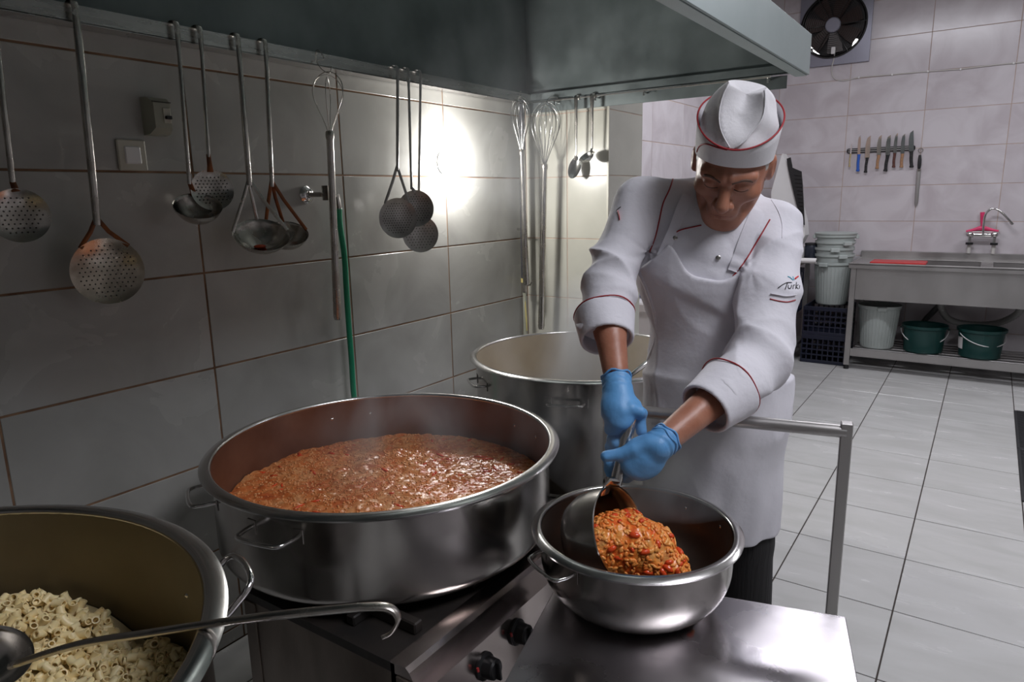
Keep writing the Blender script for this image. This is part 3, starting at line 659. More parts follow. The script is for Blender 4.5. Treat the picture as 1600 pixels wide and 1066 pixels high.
# ------------------------------------------------------------------ stoves
sv = empty('stove', (.90, 1.22, 0), 0, 'low black-topped gas stove with steel front under the wide stew pot', 'stove')
x0, x1, y0, y1, zt = .64, 1.15, .83, 1.63, .585
b = MB(); b.box((x0, y0, zt-.02), (x1-.035, y1, zt)); b.build('hob_plate', m_stovetop, sv, sharp=None)
b = MB()
for y in (y0+.1, y0+.3, y0+.5, y0+.7): b.box((x0+.03, y-.012, zt), (x1-.06, y+.012, BZ-.001), bev=.003)
for x in (x0+.1, x1-.2): b.box((x-.012, y0+.04, zt), (x+.012, y1-.04, BZ-.004), bev=.003)
b.build('pan_grate', m_stovetop, sv, sharp=None)
MB().lathe([(.12, 0), (.12, .012), (.09, .018), (.05, .012), (0, .012)], n=40, M=Matrix.Translation((.88, 1.23, zt-.001))).build('burner', m_blackm, sv)
def prism(name, prof, ya, yb, m, par, sharp=20):
    n = len(prof); v = [(x, ya, z) for x, z in prof]+[(x, yb, z) for x, z in prof]
    return MB().add(v, [tuple(range(n)), tuple(range(2*n-1, n-1, -1))]+[(i, i+n, (i+1) % n+n, (i+1) % n) for i in range(n)]).build(name, m, par, sharp=sharp)
prism('front_edge', [(x1-.045, zt+.004), (x1-.006, zt+.004), (x1+.004, zt-.004), (x1+.028, zt-.045), (x1+.022, zt-.05), (x1-.045, zt-.05)], y0, y1, m_stovefront, sv)
prism('control_panel', [(x1+.020, zt-.050), (x1+.034, zt-.19), (x1+.028, zt-.195), (x1-.02, zt-.195), (x1-.02, zt-.050)], y0, y1, m_stovefront, sv)
MB().box((x0+.01, y0, .20), (x1+.01, y0+.004, zt-.02)).build('end_panel', m_stoveside, sv, sharp=None)
MB().box((x0+.01, y1-.004, .20), (x1+.01, y1, zt-.02)).build('end_panel', m_stoveside, sv, sharp=None)
MB().box((x0+.01, y0+.005, .20), (x0+.014, y1-.005, zt-.02)).build('back_panel', m_stoveside, sv, sharp=None)
MB().box((x1+.006, y0+.005, .22), (x1+.01, y1-.005, zt-.195)).build('front_panel', m_stovefront, sv, sharp=None)
for x in (x0, x1-.03):
    for y in (y0-.004, y1-.036):
        MB().box((x, y, .0), (x+.04, y+.04, zt-.021), bev=.002).build('leg', m_stoveside, sv, sharp=None)
for (kx, ky) in ((768, 1046), (818, 992)):
    p = onX(kx, ky, x1+.045); u = Vector((1, 0, .1)).normalized()
    Mx = frame((x1+.024, p.y, p.z), (0, 1, 0), Vector((0, 1, 0)).cross(u)*-1, u)
    kb = MB().lathe([(.030, 0), (.030, .006), (.024, .010), (.022, .032), (.018, .036), (0, .036)], n=28, M=Mx).build('knob', m_black, sv)
    b = MB(); b.box((-.004, -.021, .034), (.004, .021, .046), M=Mx, bev=.002); b.build('knob_grip', m_black, kb, sharp=None)
    MB().tube([(x1+.034, p.y-.034, p.z+.02), (x1+.036, p.y-.034, p.z+.012)], .003, 6).build('red_mark', m_red, kb)
s2 = empty('stove', (.8, 2.3, 0), 0, 'low dark stove under the far soup pot', 'stove')
b = MB(); b.box((.42, 1.88, .40), (1.08, 2.66, .43)); b.build('hob_plate', m_stovetop, s2, sharp=None)
b = MB()
for y in (2.0, 2.2, 2.4, 2.55): b.box((.45, y-.012, .43), (1.05, y+.012, .459), bev=.003)
b.build('pan_grate', m_stovetop, s2, sharp=None)
MB().box((1.072, 1.88, .12), (1.085, 2.66, .425)).build('front_panel', m_stoveside, s2, sharp=None)
MB().box((.42, 1.88, .12), (1.07, 1.884, .40)).build('end_panel', m_stoveside, s2, sharp=None)
for x in (.42, 1.04):
    for y in (1.885, 2.615): MB().box((x, y, 0), (x+.035, y+.04, .40)).build('leg', m_stoveside, s2, sharp=None)
s3 = empty('burner_stand', (.96, .06, 0), 0, 'low iron burner stand under the pasta pot', 'stove')
b = MB(); b.lathe([(.30, .455), (.34, .455), (.34, .489), (.30, .489)], c=(LEF[0], LEF[1], 0), n=48, close=True); b.build('support_ring', m_stovetop, s3)
for k in range(4):
    a = PI/4+PI/2*k; MB().box((LEF[0]+.32*math.cos(a)-.018, LEF[1]+.32*math.sin(a)-.018, 0), (LEF[0]+.32*math.cos(a)+.018, LEF[1]+.32*math.sin(a)+.018, .456)).build('leg', m_stovetop, s3, sharp=None)

# ------------------------------------------------------------------ serving trolley with rail
far_r = Vector((1.813, 1.432, 0)); U = Vector((.968, .250, 0)).normalized(); V_ = Vector((U.y, -U.x, 0))
TW, TL = .60, 1.05
tr = empty('serving_trolley', far_r-U*TW/2+V_*TL/2, 0, 'steel serving trolley with scuffed top and push rail, carrying the round bowl', 'trolley')
def TM(z=0): return frame(far_r+Vector((0, 0, z)), U, -V_, (0, 0, 1))   # local: x from right corner leftwards negative, y towards far
b = MB(); b.box((-TW, -TL, WZ-.004), (0, 0, WZ), M=TM(), bev=.0015)
b.build('top_sheet', m_table, tr, sharp=None)
b = MB()
for lo, hi in (((-TW, -.004, WZ-.035), (0, -.001, WZ-.004)), ((-TW, -TL+.001, WZ-.035), (0, -TL+.004, WZ-.004)), ((-.004, -TL, WZ-.035), (-.001, 0, WZ-.004)), ((-TW+.001, -TL, WZ-.035), (-TW+.004, 0, WZ-.004))): b.box(lo, hi, M=TM())
b.build('skirt', m_table, tr, sharp=None)
b = MB(); b.box((-TW+.03, -TL+.03, .20), (-.03, -.03, .22), M=TM()); b.build('lower_shelf', m_table, tr, sharp=None)
for x in (-TW+.01, -.04):
    for y in (-TL+.01, -.04):
        lg = MB().box((x, y, .05), (x+.03, y+.03, WZ-.005), M=TM(), bev=.002).build('leg', m_sink, tr, sharp=None)
        Mx = TM() @ Matrix.Translation((x+.015, y+.015, .03)) @ Matrix.Rotation(PI/2, 4, 'X') @ Matrix.Translation((0, 0, -.012))
        MB().lathe([(0, 0), (.026, 0), (.03, .004), (.03, .02), (.026, .024), (0, .024)], n=20, M=Mx).build('castor', m_black, lg)
ZB = .93; PR = Vector((1.758, 1.636, 0)); PL_ = Vector((1.225, 1.520, 0)); dr = (PR-PL_).normalized(); nr_ = Vector((-dr.y, dr.x, 0))
for p, hgt in ((PR, ZB+.022), (PL_, ZB+.022)):
    MB().box((-.0125, -.0125, .06), (.0125, .0125, hgt), M=frame(p, dr, nr_, (0, 0, 1)), bev=.002).build('rail_post', m_sink, tr, sharp=None)
MB().cyl(PL_+Vector((0, 0, ZB)), PR+Vector((0, 0, ZB)), .0150, 16).build('push_rail', m_sink, tr)
for z in (.10, .16):
    MB().tube([PL_+Vector((0, 0, z)), PR+Vector((0, 0, z))], .011, 8).build('cross_bar', m_sink, tr)
for p, x in ((PR, -.05), (PL_, -TW+.03)):
    q = TM() @ Vector((x, -.02, .16)); MB().tube([Vector((p.x, p.y, .16)), q], .011, 8).build('bracket', m_sink, tr)

# ------------------------------------------------------------------ far wall: sink, tap, buckets
SY, SX0, SX1 = 6.14, 1.065, 3.05
sk = empty('sink_unit', (2.05, 6.46, 0), 0, 'long stainless double sink unit on legs along the far wall', 'sink')
def holed_top(b, x0, y0, x1, y1, z0, z1, holes):
    xs = sorted({x0, x1, *[h[0] for h in holes], *[h[2] for h in holes]}); ys = sorted({y0, y1, *[h[1] for h in holes], *[h[3] for h in holes]})
    for i in range(len(xs)-1):
        for j in range(len(ys)-1):
            cx, cy = (xs[i]+xs[i+1])/2, (ys[j]+ys[j+1])/2
            if any(h[0] < cx < h[2] and h[1] < cy < h[3] for h in holes): continue
            b.box((xs[i], ys[j], z0), (xs[i+1], ys[j+1], z1))
HO = [(1.50, 6.25, 1.95, 6.68), (2.03, 6.25, 2.48, 6.68)]
b = MB(); holed_top(b, SX0, SY, SX1, 6.76, .868, .872, HO)
b.box((SX0, SY, .838), (SX1, SY+.018, .884), bev=.004); b.box((SX0, SY+.02, .838), (SX0+.015, 6.76, .880), bev=.003); b.build('worktop', m_sink, sk, sharp=30)
MB().box((SX0, 6.76, .868), (SX1, 6.795, .934), bev=.003).build('backsplash', m_sink, sk, sharp=30)
for h in HO:
    b = MB(); b.box((h[0]-.002, h[1]-.002, .62), (h[0], h[3], .871)); b.box((h[2], h[1], .62), (h[2]+.002, h[3], .871)); b.box((h[0], h[1]-.002, .62), (h[2], h[1], .871)); b.box((h[0], h[3], .62), (h[2], h[3]+.002, .871)); b.box(( h[0], h[1], .616), (h[2], h[3], .62))
    b.build('basin', m_sink, sk, sharp=None)
MB().box((SX0+.062, SY+.02, .585), (SX1, SY+.024, .838)).build('apron_panel', m_sink, sk, sharp=None)
MB().box((SX0+.018, SY+.03, .585), (SX0+.022, 6.72, .838)).build('apron_panel', m_sink, sk, sharp=None)
for x in (SX0+.018, 3.0):
    for y in (SY+.012, 6.72):
        lg = MB().box((x, y, .035), (x+.042, y+.042, .838), bev=.002).build('leg', m_sink, sk, sharp=None)
        MB().lathe([(0, 0), (.02, 0), (.022, .006), (.016, .03), (.014, .038), (0, .038)], c=(x+.021, y+.021, 0), n=16).build('foot', m_black, lg)
b = MB(); b.box((SX0+.062, SY+.015, .118), (3.0, SY+.019, .178)); b.box((SX0+.062, SY+.015, .115), (3.0, SY+.05, .119)); b.build('shelf_edge', m_sink, sk, sharp=None)
for k in range(6): MB().box((SX0+.062, SY+.045+.10*k, .150), (3.0, SY+.045+.10*k+.075, .158), bev=.002).build('shelf_slat', m_sink, sk, sharp=None)
q0, q1 = onZ(1372, 402, .876), onZ(1367, 413, .876)
cb = MB().box((1.215, SY+.02, .8735), (1.60, SY+.245, .896), bev=.005).build('cutting_board', m_red, None, sharp=30)
tag(cb, 'red plastic cutting board lying on the left end of the sink unit', 'cutting board')
# drain pipes under the sink
e = empty('drain_pipe', (2.1, 6.5, .5), 0, 'grey corrugated drain hose curving below the sink behind the green tubs', 'pipe')
b = MB(); P = spline([(1.72, 6.47, .61), (1.72, 6.47, .52), (1.78, 6.52, .42), (1.92, 6.60, .375), (2.10, 6.60, .40), (2.22, 6.52, .50), (2.24, 6.47, .61)], 14)
b.tube(P, [.024+.003*(i % 2) for i in range(len(P))], 10); b.build('hose', mat('grey_hose', (.22, .22, .21), .5), e)
MB().tube([(1.72, 6.50, .55), (1.62, 6.62, .40), (1.56, 6.76, .28)], .022, 10).build('hose', mat('dark_hose', (.10, .10, .10), .5), e)
# wall tap
ty = 6.745
e = empty('wall_tap', (1.93, ty, 1.08), 0, 'chrome wall mixer tap with tall curved spout above the sink', 'tap')
MB().tube([(1.835, ty, 1.083), (2.03, ty, 1.083)], .020, 14).build('tap_body', m_polish, e)
for x in (1.85, 2.015):
    MB().ell((x, ty-.012, 1.088), (.028, .026, .024)).build('tap_handle', m_polish, e)
    MB().cyl((x+.004, ty, 1.02), (x+.004, ty, 1.075), .011, 10).build('tap_inlet', m_polish, e)
    MB().cyl((x+.004, ty, 1.005), (x+.004, ty, 1.022), .026, 14).build('black_ring', m_black, e)
    MB().cyl((x+.004, ty+.012, .934), (x+.004, ty+.012, 1.005), .014, 10).build('riser_pipe', m_cable, e)
sp = [onY(x, y, ty-.02) for x, y in ((1536, 368), (1537, 350), (1540, 335), (1548, 327), (1557, 327), (1566, 333), (1574, 341), (1581, 349))]
MB().tube(spline(sp, 5), .0085, 10).build('spout', m_polish, e, sharp=180)
MB().cyl(sp[-1]+Vector((-.006, 0, .008)), sp[-1]+Vector((.006, 0, -.01)), .011, 12).build('spout_tip', m_polish, e)
# squeegee behind the tap
e = empty('squeegee', (1.93, 6.79, 1.11), 0, 'pink hand squeegee leaning on the wall behind the tap', 'squeegee')
b = MB(); b.tube([(1.822, 6.79, 1.108), (1.87, 6.79, 1.120), (1.905, 6.79, 1.132), (1.93, 6.79, 1.135), (1.955, 6.79, 1.132), (1.99, 6.79, 1.122), (2.04, 6.79, 1.112)], [(.008, .006), (.012, .008), (.016, .009), (.022, .01), (.016, .009), (.012, .008), (.008, .006)], 8, ref=Vector((0, 0, 1)))
b.build('head', m_pink, e, sharp=60)
MB().tube([(1.93, 6.79, 1.13), (1.922, 6.788, 1.20), (1.918, 6.786, 1.262)], [(.011, .008), (.013, .009), (.016, .009)], 10).build('grip', m_pink, e, sharp=60)
MB().box((1.825, 6.787, 1.095), (2.038, 6.791, 1.11)).build('rubber_blade', m_white, e, sharp=None)
# buckets
def bucket(name, c, z0, r0, r1, h, m, label, cat, group=None, ribs=0, lug=True, bail=None, wall=.003, lid=False, lugang=-1.2, sticker=False):
    e = empty(name, (c[0], c[1], z0), 0, label, cat, group); Mx = Matrix.Translation((c[0], c[1], z0))
    n = 64 if ribs else 48; b = MB(); V = []; prof = [(0, 0), (r0-.012, 0), (r0, .010), (r0+(r1-r0)*.5, h*.5), (r1, h-.03), (r1+.004, h-.028), (r1+.012, h-.02), (r1+.013, h), (r1+.009, h), (r1+.004, h-.004), (r1-wall, h-.01), (r0-wall, .012), (0, .008)]
    b.lathe(prof, n=n, M=Mx)
    b.build('bucket_body', m, e, sharp=35)
    if ribs:
        rb = MB()
        for k in range(ribs):
            a = 2*PI*k/ribs; q = Vector((math.cos(a), math.sin(a), 0)); C_ = Vector((c[0], c[1], z0))
            rb.tube([C_+q*(r0+.001)+Vector((0, 0, .02)), C_+q*(r1+.0005)+Vector((0, 0, h-.035))], (.0022, .0035), 5, ref=q)
        rb.build('side_ribs', m, e, sharp=None)['kind'] = 'stuff'
    if lug:
        for a in (lugang, lugang+PI):
            q = Vector((math.cos(a), math.sin(a), 0)); t = Vector((-q.y, q.x, 0)); C_ = Vector((c[0], c[1], z0+h))
            MB().box((.0, -.035, -.035), (.026, .035, -.003), M=frame(C_+q*(r1+.004), q, t, (0, 0, 1)), bev=.004).build('lug', m, e, sharp=None)
    if lid:
        MB().lathe([(0, -.012), (r1-.01, -.012), (r1-.004, -.002), (r1+.018, .002), (r1+.020, .012), (r1+.006, .016), (r1-.02, .010), (0, .008)], n=48, M=Mx @ Matrix.Translation((0, 0, h))).build('lid', m, e)
    if bail:
        a0, tilt, dr_ = bail; pts = []
        ax = Vector((math.cos(a0), math.sin(a0), 0)); pe = Vector((-ax.y, ax.x, 0))
        for i in range(17):
            t = PI*i/16; pts.append(Vector((c[0], c[1], z0+h-.035))+ax*math.cos(t)*(r1+.016)+(pe*math.cos(tilt)+Vector((0, 0, math.sin(tilt))))*math.sin(t)*(r1+dr_))
        MB().tube(pts, (.0045, .003), 8).build('bail_handle', m_white, e, sharp=180)
        for q in (pts[0], pts[-1]): MB().ell(q, (.008, .008, .008)).build('pivot', m, e)
    if sticker:
        a = -2.7; q = Vector((math.cos(a), math.sin(a), 0)); 
        MB().lathe([(r0+(r1-r0)*.5+.001, h*.3), (r0+(r1-r0)*.8+.0015, h*.7)], n=6, M=Mx, a0=a-.25, a1=a+.25).build('sticker', m_white, e)
    return e
bucket('waste_bin', (1.288, 6.41), .159, .122, .150, .362, m_greybin, 'pale ribbed grey bin standing on the shelf below the left end of the sink', 'bin', ribs=36, lugang=-1.35)
bucket('tub', (1.625, 6.41), .159, .138, .152, .222, m_green, 'dark green lidless tub with drooping white handle, next to the grey bin', 'tub', 'green tubs below the sink', lug=False, bail=(3.24, -.75, .012))
bucket('tub', (2.008, 6.40), .159, .138, .154, .228, m_green, 'dark green tub nearest the right frame edge, white handle slanting to the right', 'tub', 'green tubs below the sink', lug=False, bail=(3.75, -.55, .012), sticker=True)
# stacked bins left of the sink on a navy crate
def crate(name, lo, hi, m, label, cat='crate'):
    e = empty(name, ((lo[0]+hi[0])/2, (lo[1]+hi[1])/2, lo[2]), 0, label, cat)
    x0, y0, z0 = lo; x1, y1, z1 = hi; t = .012
    for k, (a, c) in enumerate((((x0, y0), (x1, y0+t)), ((x0, y1-t), (x1, y1)), ((x0, y0+t), (x0+t, y1-t)), ((x1-t, y0+t), (x1, y1-t)))):
        b = MB(); H = z1-z0; nz = 4
        b.box((a[0], a[1], z1-.035), (c[0], c[1], z1), bev=.002); b.box((a[0], a[1], z0), (c[0], c[1], z0+.03), bev=.002)
        for j in range(1, nz): zz = z0+.03+(H-.065)*j/nz; b.box((a[0], a[1], zz-.006), (c[0], c[1], zz+.006))
        along = 0 if (c[0]-a[0]) > (c[1]-a[1]) else 1; n = 8
        for j in range(n+1):
            u = j/n; w = .010
            if along == 0: xx = a[0]+(c[0]-a[0]-w)*u; b.box((xx, a[1]+.001, z0+.03), (xx+w, c[1]-.001, z1-.035))
            else: yy = a[1]+(c[1]-a[1]-w)*u; b.box((a[0]+.001, yy, z0+.03), (c[0]-.001, yy+w, z1-.035))
        b.build('side_wall', m, e, sharp=None)
    MB().box((x0+t, y0+t, z0), (x1-t, y1-t, z0+.006)).build('crate_bottom', m, e, sharp=None)
    return e
BX, BY = .902, 6.45
crate('crate', (.725, 6.24, 0), (1.075, 6.66, .245), m_navy, 'navy blue plastic crate on the floor, lower of two under the stacked grey bins')
crate('crate', (.725, 6.24, .247), (1.075, 6.66, .492), m_navy, 'navy blue plastic crate on top of another, directly under the grey bins')
z = .494
rims = [(.860, 'lowest grey bin of the nested stack left of the sink, standing on the navy crates'), (.930, 'second bin from the bottom of the nested grey stack, only its rim showing'), (.985, 'third bin from the bottom of the nested grey stack, only its rim showing'), (1.040, 'fourth bin from the bottom of the nested grey stack, just under the lidded one'), (1.092, 'topmost lidded bin of the nested grey stack')]
for i, (zz, lab) in enumerate(rims):
    h = .362 if i == 0 else .355
    bucket('waste_bin', (BX+[0, .003, -.003, .002, .001][i], BY), zz-h if i else z, .118-.002*0 if i == 0 else .106, .147, (zz-z) if i == 0 else h, m_greybin, lab, 'bin', 'grey bins nested in a stack', ribs=34 if i == 0 else 0, lugang=[-1.9, -1.0, -1.35, -.8, .2][i], lid=(i == 4))
# knife rack
rk = empty('knife_rack', (1.143, 6.79, 1.79), 0, 'black magnetic knife strip on the far tiled wall', 'knife rack')
MB().box((.883, 6.786, 1.770), (1.402, 6.8055, 1.809), bev=.008).build('magnetic_bar', m_black, rk, sharp=None)
for z in (1.781, 1.798): MB().box((.895, 6.784, z-.003), (1.390, 6.787, z+.003)).build('steel_strip', m_sink, rk, sharp=None)
def knife(px0, pytip, pyj, pyend, bw, hw, mh, label, lean=0.0, curve=.25):
    y = 6.779; tip = onY(px0[0], pytip, y); j = onY(px0[1], pyj, y); en = onY(px0[2], pyend, y)
    bw, hw = bw*1.3, hw*1.25; e = empty('kitchen_knife', j, 0, label, 'knife', 'knives on the magnetic strip')
    d = (tip-j).normalized(); s = Vector((0, 1, 0)).cross(d)*-1; Lb = (tip-j).length; n = 10
    L_ = [];
    for i in range(n+1):
        t = i/n; w0 = -bw*.5; w1 = bw*.5*(1 if t < .45 else 1-((t-.45)/.55)**2*1.0)
        if t == 1: w1 = w0+.0008
        w1 = max(w1*1.0, w0+.0008) if t > .45 else w1
        L_.append((j+d*Lb*t+s*w0*(1 if t < .85 else 1), j+d*Lb*t+s*w1))
    V = []; 
    for a, c in L_: V += [a+Vector((0, .0012, 0)), c+Vector((0, .0004, 0)), c-Vector((0, .0004, 0)), a-Vector((0, .0012, 0))]
    f = []
    for i in range(n):
        for k in range(4): f.append((i*4+k, i*4+(k+1) % 4, i*4+4+(k+1) % 4, i*4+4+k))
    f += [(0, 3, 2, 1), (n*4, n*4+1, n*4+2, n*4+3)]
    MB().add(V, f).build('blade', m_polish, e, sharp=25)
    P = [j+d*.004, j-(j-en)*.15, j-(j-en)*.5+s*.002, j-(j-en)*.85-s*.001, en]
    hb = MB().tube(spline(P, 3), [(hw*.55, .008)]*2+[(hw*.45, .008)]*8+[(hw*.6, .008)]*2+[(hw*.45, .006)], 10, ref=s).build('grip', mh, e, sharp=60)
    if mh is not m_blue:
        for t in (.25, .5, .75): MB().tube([j-(j-en)*t-Vector((0, .0095, 0)), j-(j-en)*t-Vector((0, .007, 0))], .0025, 6).build('rivet', m_polish, hb)
knife((1331, 1329, 1327), 222, 241, 261, .009, .011, m_wood3, 'small paring knife with straw-coloured handle, leftmost on the strip')
knife((1343, 1342, 1340), 211, 242, 268, .017, .020, m_blue, 'knife with a bright blue handle')
knife((1357, 1355, 1352), 212, 247, 270, .028, .019, m_black, 'black-handled broad knife directly right of the blue one')
knife((1374.5, 1373, 1370), 211, 243, 264, .024, .020, m_wood, 'knife with pale wooden handle, left one of the two wooden handles')
knife((1388.5, 1387, 1383), 211, 243, 268, .026, .022, m_black, 'black riveted knife in the middle, between pale wood and dark wood handles')
knife((1400.5, 1398, 1396), 208, 240, 262, .019, .018, m_wood2, 'knife with dark reddish wooden riveted handle')
knife((1411.5, 1410, 1408), 209, 241, 262, .022, .020, m_wood, 'knife with curved wooden handle right of the reddish-handled one')
knife((1423.5, 1424, 1424), 204, 237, 262, .028, .022, m_black, 'tall black-handled knife, rightmost on the strip')
y = 6.79; e = empty('sharpening_steel', onY(1437, 240, y), 0, 'honing steel with black grip and ring hanging right of the knife strip', 'sharpening steel')
rc = onY(1438.5, 235, y)
MB().tube([rc+Vector((math.cos(a)*.017, 0, math.sin(a)*.017)) for a in [2*PI*i/20 for i in range(20)]], .003, 6, closed=True).build('ring', m_uten, e)
MB().tube([onY(1437.5, 242, y), onY(1437, 250, y), onY(1436.5, 258, y), onY(1436, 264, y)], [(.009, .009), (.014, .012), (.014, .012), (.010, .010)], 10).build('grip', m_black, e)
MB().cyl(onY(1436, 264, y), onY(1435.8, 267, y), .016, 10).build('collar', m_uten, e)
MB().tube([onY(1435.5, 267, y), onY(1431.5, 318, y), onY(1431, 322, y)], [(.016, .004), (.013, .004), (.006, .003)], 10, ref=Vector((1, 0, 0))).build('steel_rod', m_sink, e)
MB().cyl((rc.x, YF, rc.z+.014), (rc.x, 6.78, rc.z+.014), .002, 6).build('wall_hook', m_uten, e)
# extractor fan
FC = Vector((.705, YF, 2.835))
fn = empty('extractor_fan', FC, 0, 'black round extractor fan on a square grey plate, high on the far wall', 'fan')
b = MB(); n = 48; R = .262; V = []; f = []
sq = [(.43, 3.095), (1.0, 3.095), (1.0, 2.515), (.43, 2.515)]
for k in range(n):
    a = 2*PI*k/n; c_, s_ = math.cos(a), math.sin(a); m_ = 1/max(abs(c_), abs(s_)); 
    ox = FC.x+.0+c_*m_*.285; oz = FC.z+s_*m_*.29; ox = min(max(ox, .43), 1.0) if c_ < 0 else (.705+(ox-.705)*1.035); oz = oz if s_ > 0 else 2.835+(oz-2.835)*1.10
    V += [(FC.x+c_*R, YF-.03, FC.z+s_*R), (ox, YF-.026, oz), (ox, YF-.0005, oz)]
for k in range(n):
    k2 = (k+1) % n; f += [(3*k, 3*k2, 3*k2+1, 3*k+1), (3*k+1, 3*k2+1, 3*k2+2, 3*k+2)]
b.add(V, f); b.build('mounting_plate', m_fanplate, fn, sharp=30)
MB().lathe([(R+.004, .0), (R+.004, .010), (R-.006, .014), (R-.018, .0), (R-.022, -.028), (.0, -.028)], n=64, M=frame(FC+Vector((0, -.030, 0)), (1, 0, 0), (0, 0, 1), (0, -1, 0))).build('duct_ring', m_blackm, fn)
for k in range(7):
    a = 2*PI*k/7+.35; c_, s_ = math.cos(a), math.sin(a); rad = Vector((c_, 0, s_)); tan = Vector((-s_, 0, c_))
    V = []
    for i, (r_, w) in enumerate(((.055, .028), (.11, .045), (.17, .058), (.225, .062))):
        for sg in (-1, 1):
            for dy in (0, .002): V.append(FC+Vector((0, -.034+sg*.007+dy, 0))+rad*r_+tan*w*sg)
    f = []
    for i in range(3):
        o = i*4; f += [(o, o+2, o+6, o+4), (o+1, o+5, o+7, o+3), (o, o+4, o+5, o+1), (o+2, o+3, o+7, o+6)]
    f += [(0, 1, 3, 2), (12, 14, 15, 13)]
    MB().add(V, f).build('fan_blade', m_blade, fn, sharp=30)
MB().lathe([(0, .03), (.055, .03), (.062, .022), (.062, 0), (0, 0)], n=32, M=frame(FC+Vector((0, -.036, 0)), (1, 0, 0), (0, 0, 1), (0, -1, 0))).build('hub', m_fanplate, fn)
for r_ in [.08+.0165*k for k in range(11)]:
    MB().tube([FC+Vector((math.cos(a)*r_, -.052, math.sin(a)*r_)) for a in [2*PI*i/40 for i in range(40)]], .0016, 5, closed=True).build('grille_ring', m_blackm, fn)
for k in range(6):
    a = PI/3*k; MB().tube([FC+Vector((math.cos(a)*.06, -.0535, math.sin(a)*.06)), FC+Vector((math.cos(a)*.262, -.050, math.sin(a)*.262))], .003, 6).build('grille_spoke', m_blackm, fn)
def slit(pxs):
    P = [onY(x, y, YF-.0135) for x, y in pxs]; MB().add(P+[p+Vector((0, .002, 0)) for p in P], [tuple(range(len(P)))]).build('daylight_gap', m_glow, fn, sharp=None)
slit([(1266, 69), (1277, 66), (1276, 71), (1270, 76), (1266, 75)]); slit([(1270, 77), (1274, 80), (1282, 86), (1280, 88), (1271, 82)]); slit([(1334, 60), (1341, 61), (1337, 68), (1330, 75), (1333, 67)])
jb = onY(1302, 79, YF-.05); MB().box((jb.x-.016, YF-.062, jb.z-.028), (jb.x+.016, YF-.046, jb.z+.028), bev=.003).build('terminal_box', m_white, fn, sharp=None)
P = [onY(1305, 75, YF-.05)]+[onY(x, y, YF-.03) for x, y in ((1303, 92), (1300, 104))]+[onY(x, y, YF-.007) for x, y in ((1300, 116), (1306, 124), (1320, 126), (1342, 121), (1370, 118.5), (1400, 116), (1445, 112), (1500, 108), (1550, 102), (1600, 97), (1640, 93))]
cbl = tag(MB().tube(spline(P, 5), .0048, 6).build('power_cable', m_cable, sharp=180), 'white cable hanging from the fan and running right along the far wall', 'cable')
for x, y in ((1394, 116.5), (1450, 111.5), (1501, 108), (1584, 98.5), (1342, 121)):
    p = onY(x, y, YF-.006); MB().box((p.x-.006, YF-.013, p.z-.009), (p.x+.006, YF-.0005, p.z+.007), bev=.002).build('cable_clip', m_white, cbl, sharp=None)

# ------------------------------------------------------------------ prep table left of the bins, machine, crates
pt = empty('prep_table', (.35, 5.6, 0), 0, 'dark steel prep table behind the cook with shelf and red crate', 'table')
MB().box((.02, 4.75, .845), (.70, 6.60, .885), bev=.003).build('tabletop', m_stoveside, pt, sharp=None)
for x in (.03, .655):
    for y in (4.78, 6.545):
        MB().box((x, y, 0), (x+.035, y+.035, .845)).build('leg', m_sink, pt, sharp=None)
MB().box((.03, 4.80, .130), (.69, 6.56, .160), bev=.002).build('shelf', m_sink, pt, sharp=None)
crate('crate', (.33, 5.62, .162), (.66, 6.10, .42), m_redc, 'bright red plastic crate on the table shelf behind the cook')
crate('crate', (.30, 5.75, .424), (.67, 6.45, .80), m_navy, 'navy crate stacked above the red one under the prep table')
# white machine with black ribbed paddle
y_ = 6.30
e = empty('vegetable_slicer', (.5, y_, .885), 0, 'tall white slicer with black ribbed paddle and knob behind the cook shoulder', 'slicer')
O = [onY(x, y, y_) for x, y in ((1222, 240), (1233, 262), (1244, 300), (1256, 345), (1258, 368), (1250, 382), (1222, 388), (1205, 388), (1205, 300))]
O = [Vector((p.x, y_, p.z)) for p in O]; k = len(O)
MB().add(O+[p+Vector((0, .16, 0)) for p in O], [tuple(range(k)), tuple(range(2*k-1, k-1, -1))]+[(i, i+k, (i+1) % k+k, (i+1) % k) for i in range(k)]).build('machine_body', m_white, e, sharp=30)
zb = min(p.z for p in O)
MB().box((O[7].x-.02, y_-.02, .886), (O[5].x+.02, y_+.20, zb+.01), bev=.01).build('machine_base', m_white, e, sharp=None)
Q = [onY(x, y, y_-.02) for x, y in ((1229, 248), (1235, 246), (1238, 262), (1252, 268), (1254, 290), (1257, 352), (1254, 350), (1244, 318), (1236, 285), (1231, 262))]; k = len(Q)
MB().add(Q+[p+Vector((0, .018, 0)) for p in Q], [tuple(range(k)), tuple(range(2*k-1, k-1, -1))]+[(i, i+k, (i+1) % k+k, (i+1) % k) for i in range(k)]).build('ribbed_paddle', m_black, e, sharp=30)
b = MB()
for i in range(12):
    yy = 274+i*6; xl_ = 1240+(yy-270)*.17; xr = 1252.5+(yy-270)*.05; a, c = onY(xl_, yy, y_-.022), onY(xr, yy+1, y_-.022); b.tube([a, c], .0025, 5)
b.build('paddle_ribs', m_blackm, e, sharp=None)['kind'] = 'stuff'
p = onY(1229, 333, y_-.05); MB().lathe([(0, .03), (.045, .026), (.058, .014), (.058, 0), (0, 0)], n=32, M=frame(p, (1, 0, 0), (0, 0, 1), (0, -1, 0))).build('knob', m_black, e)
MB().cyl(p+Vector((0, 0, 0)), p+Vector((0, .055, 0)), .02, 12).build('knob_shaft', m_white, e)
p = onY(1255, 388, 6.2)
p.x += .03
cn = empty('canister', (p.x, 6.2, .886), 0, 'small black canister on the prep table beside the white machine', 'canister')
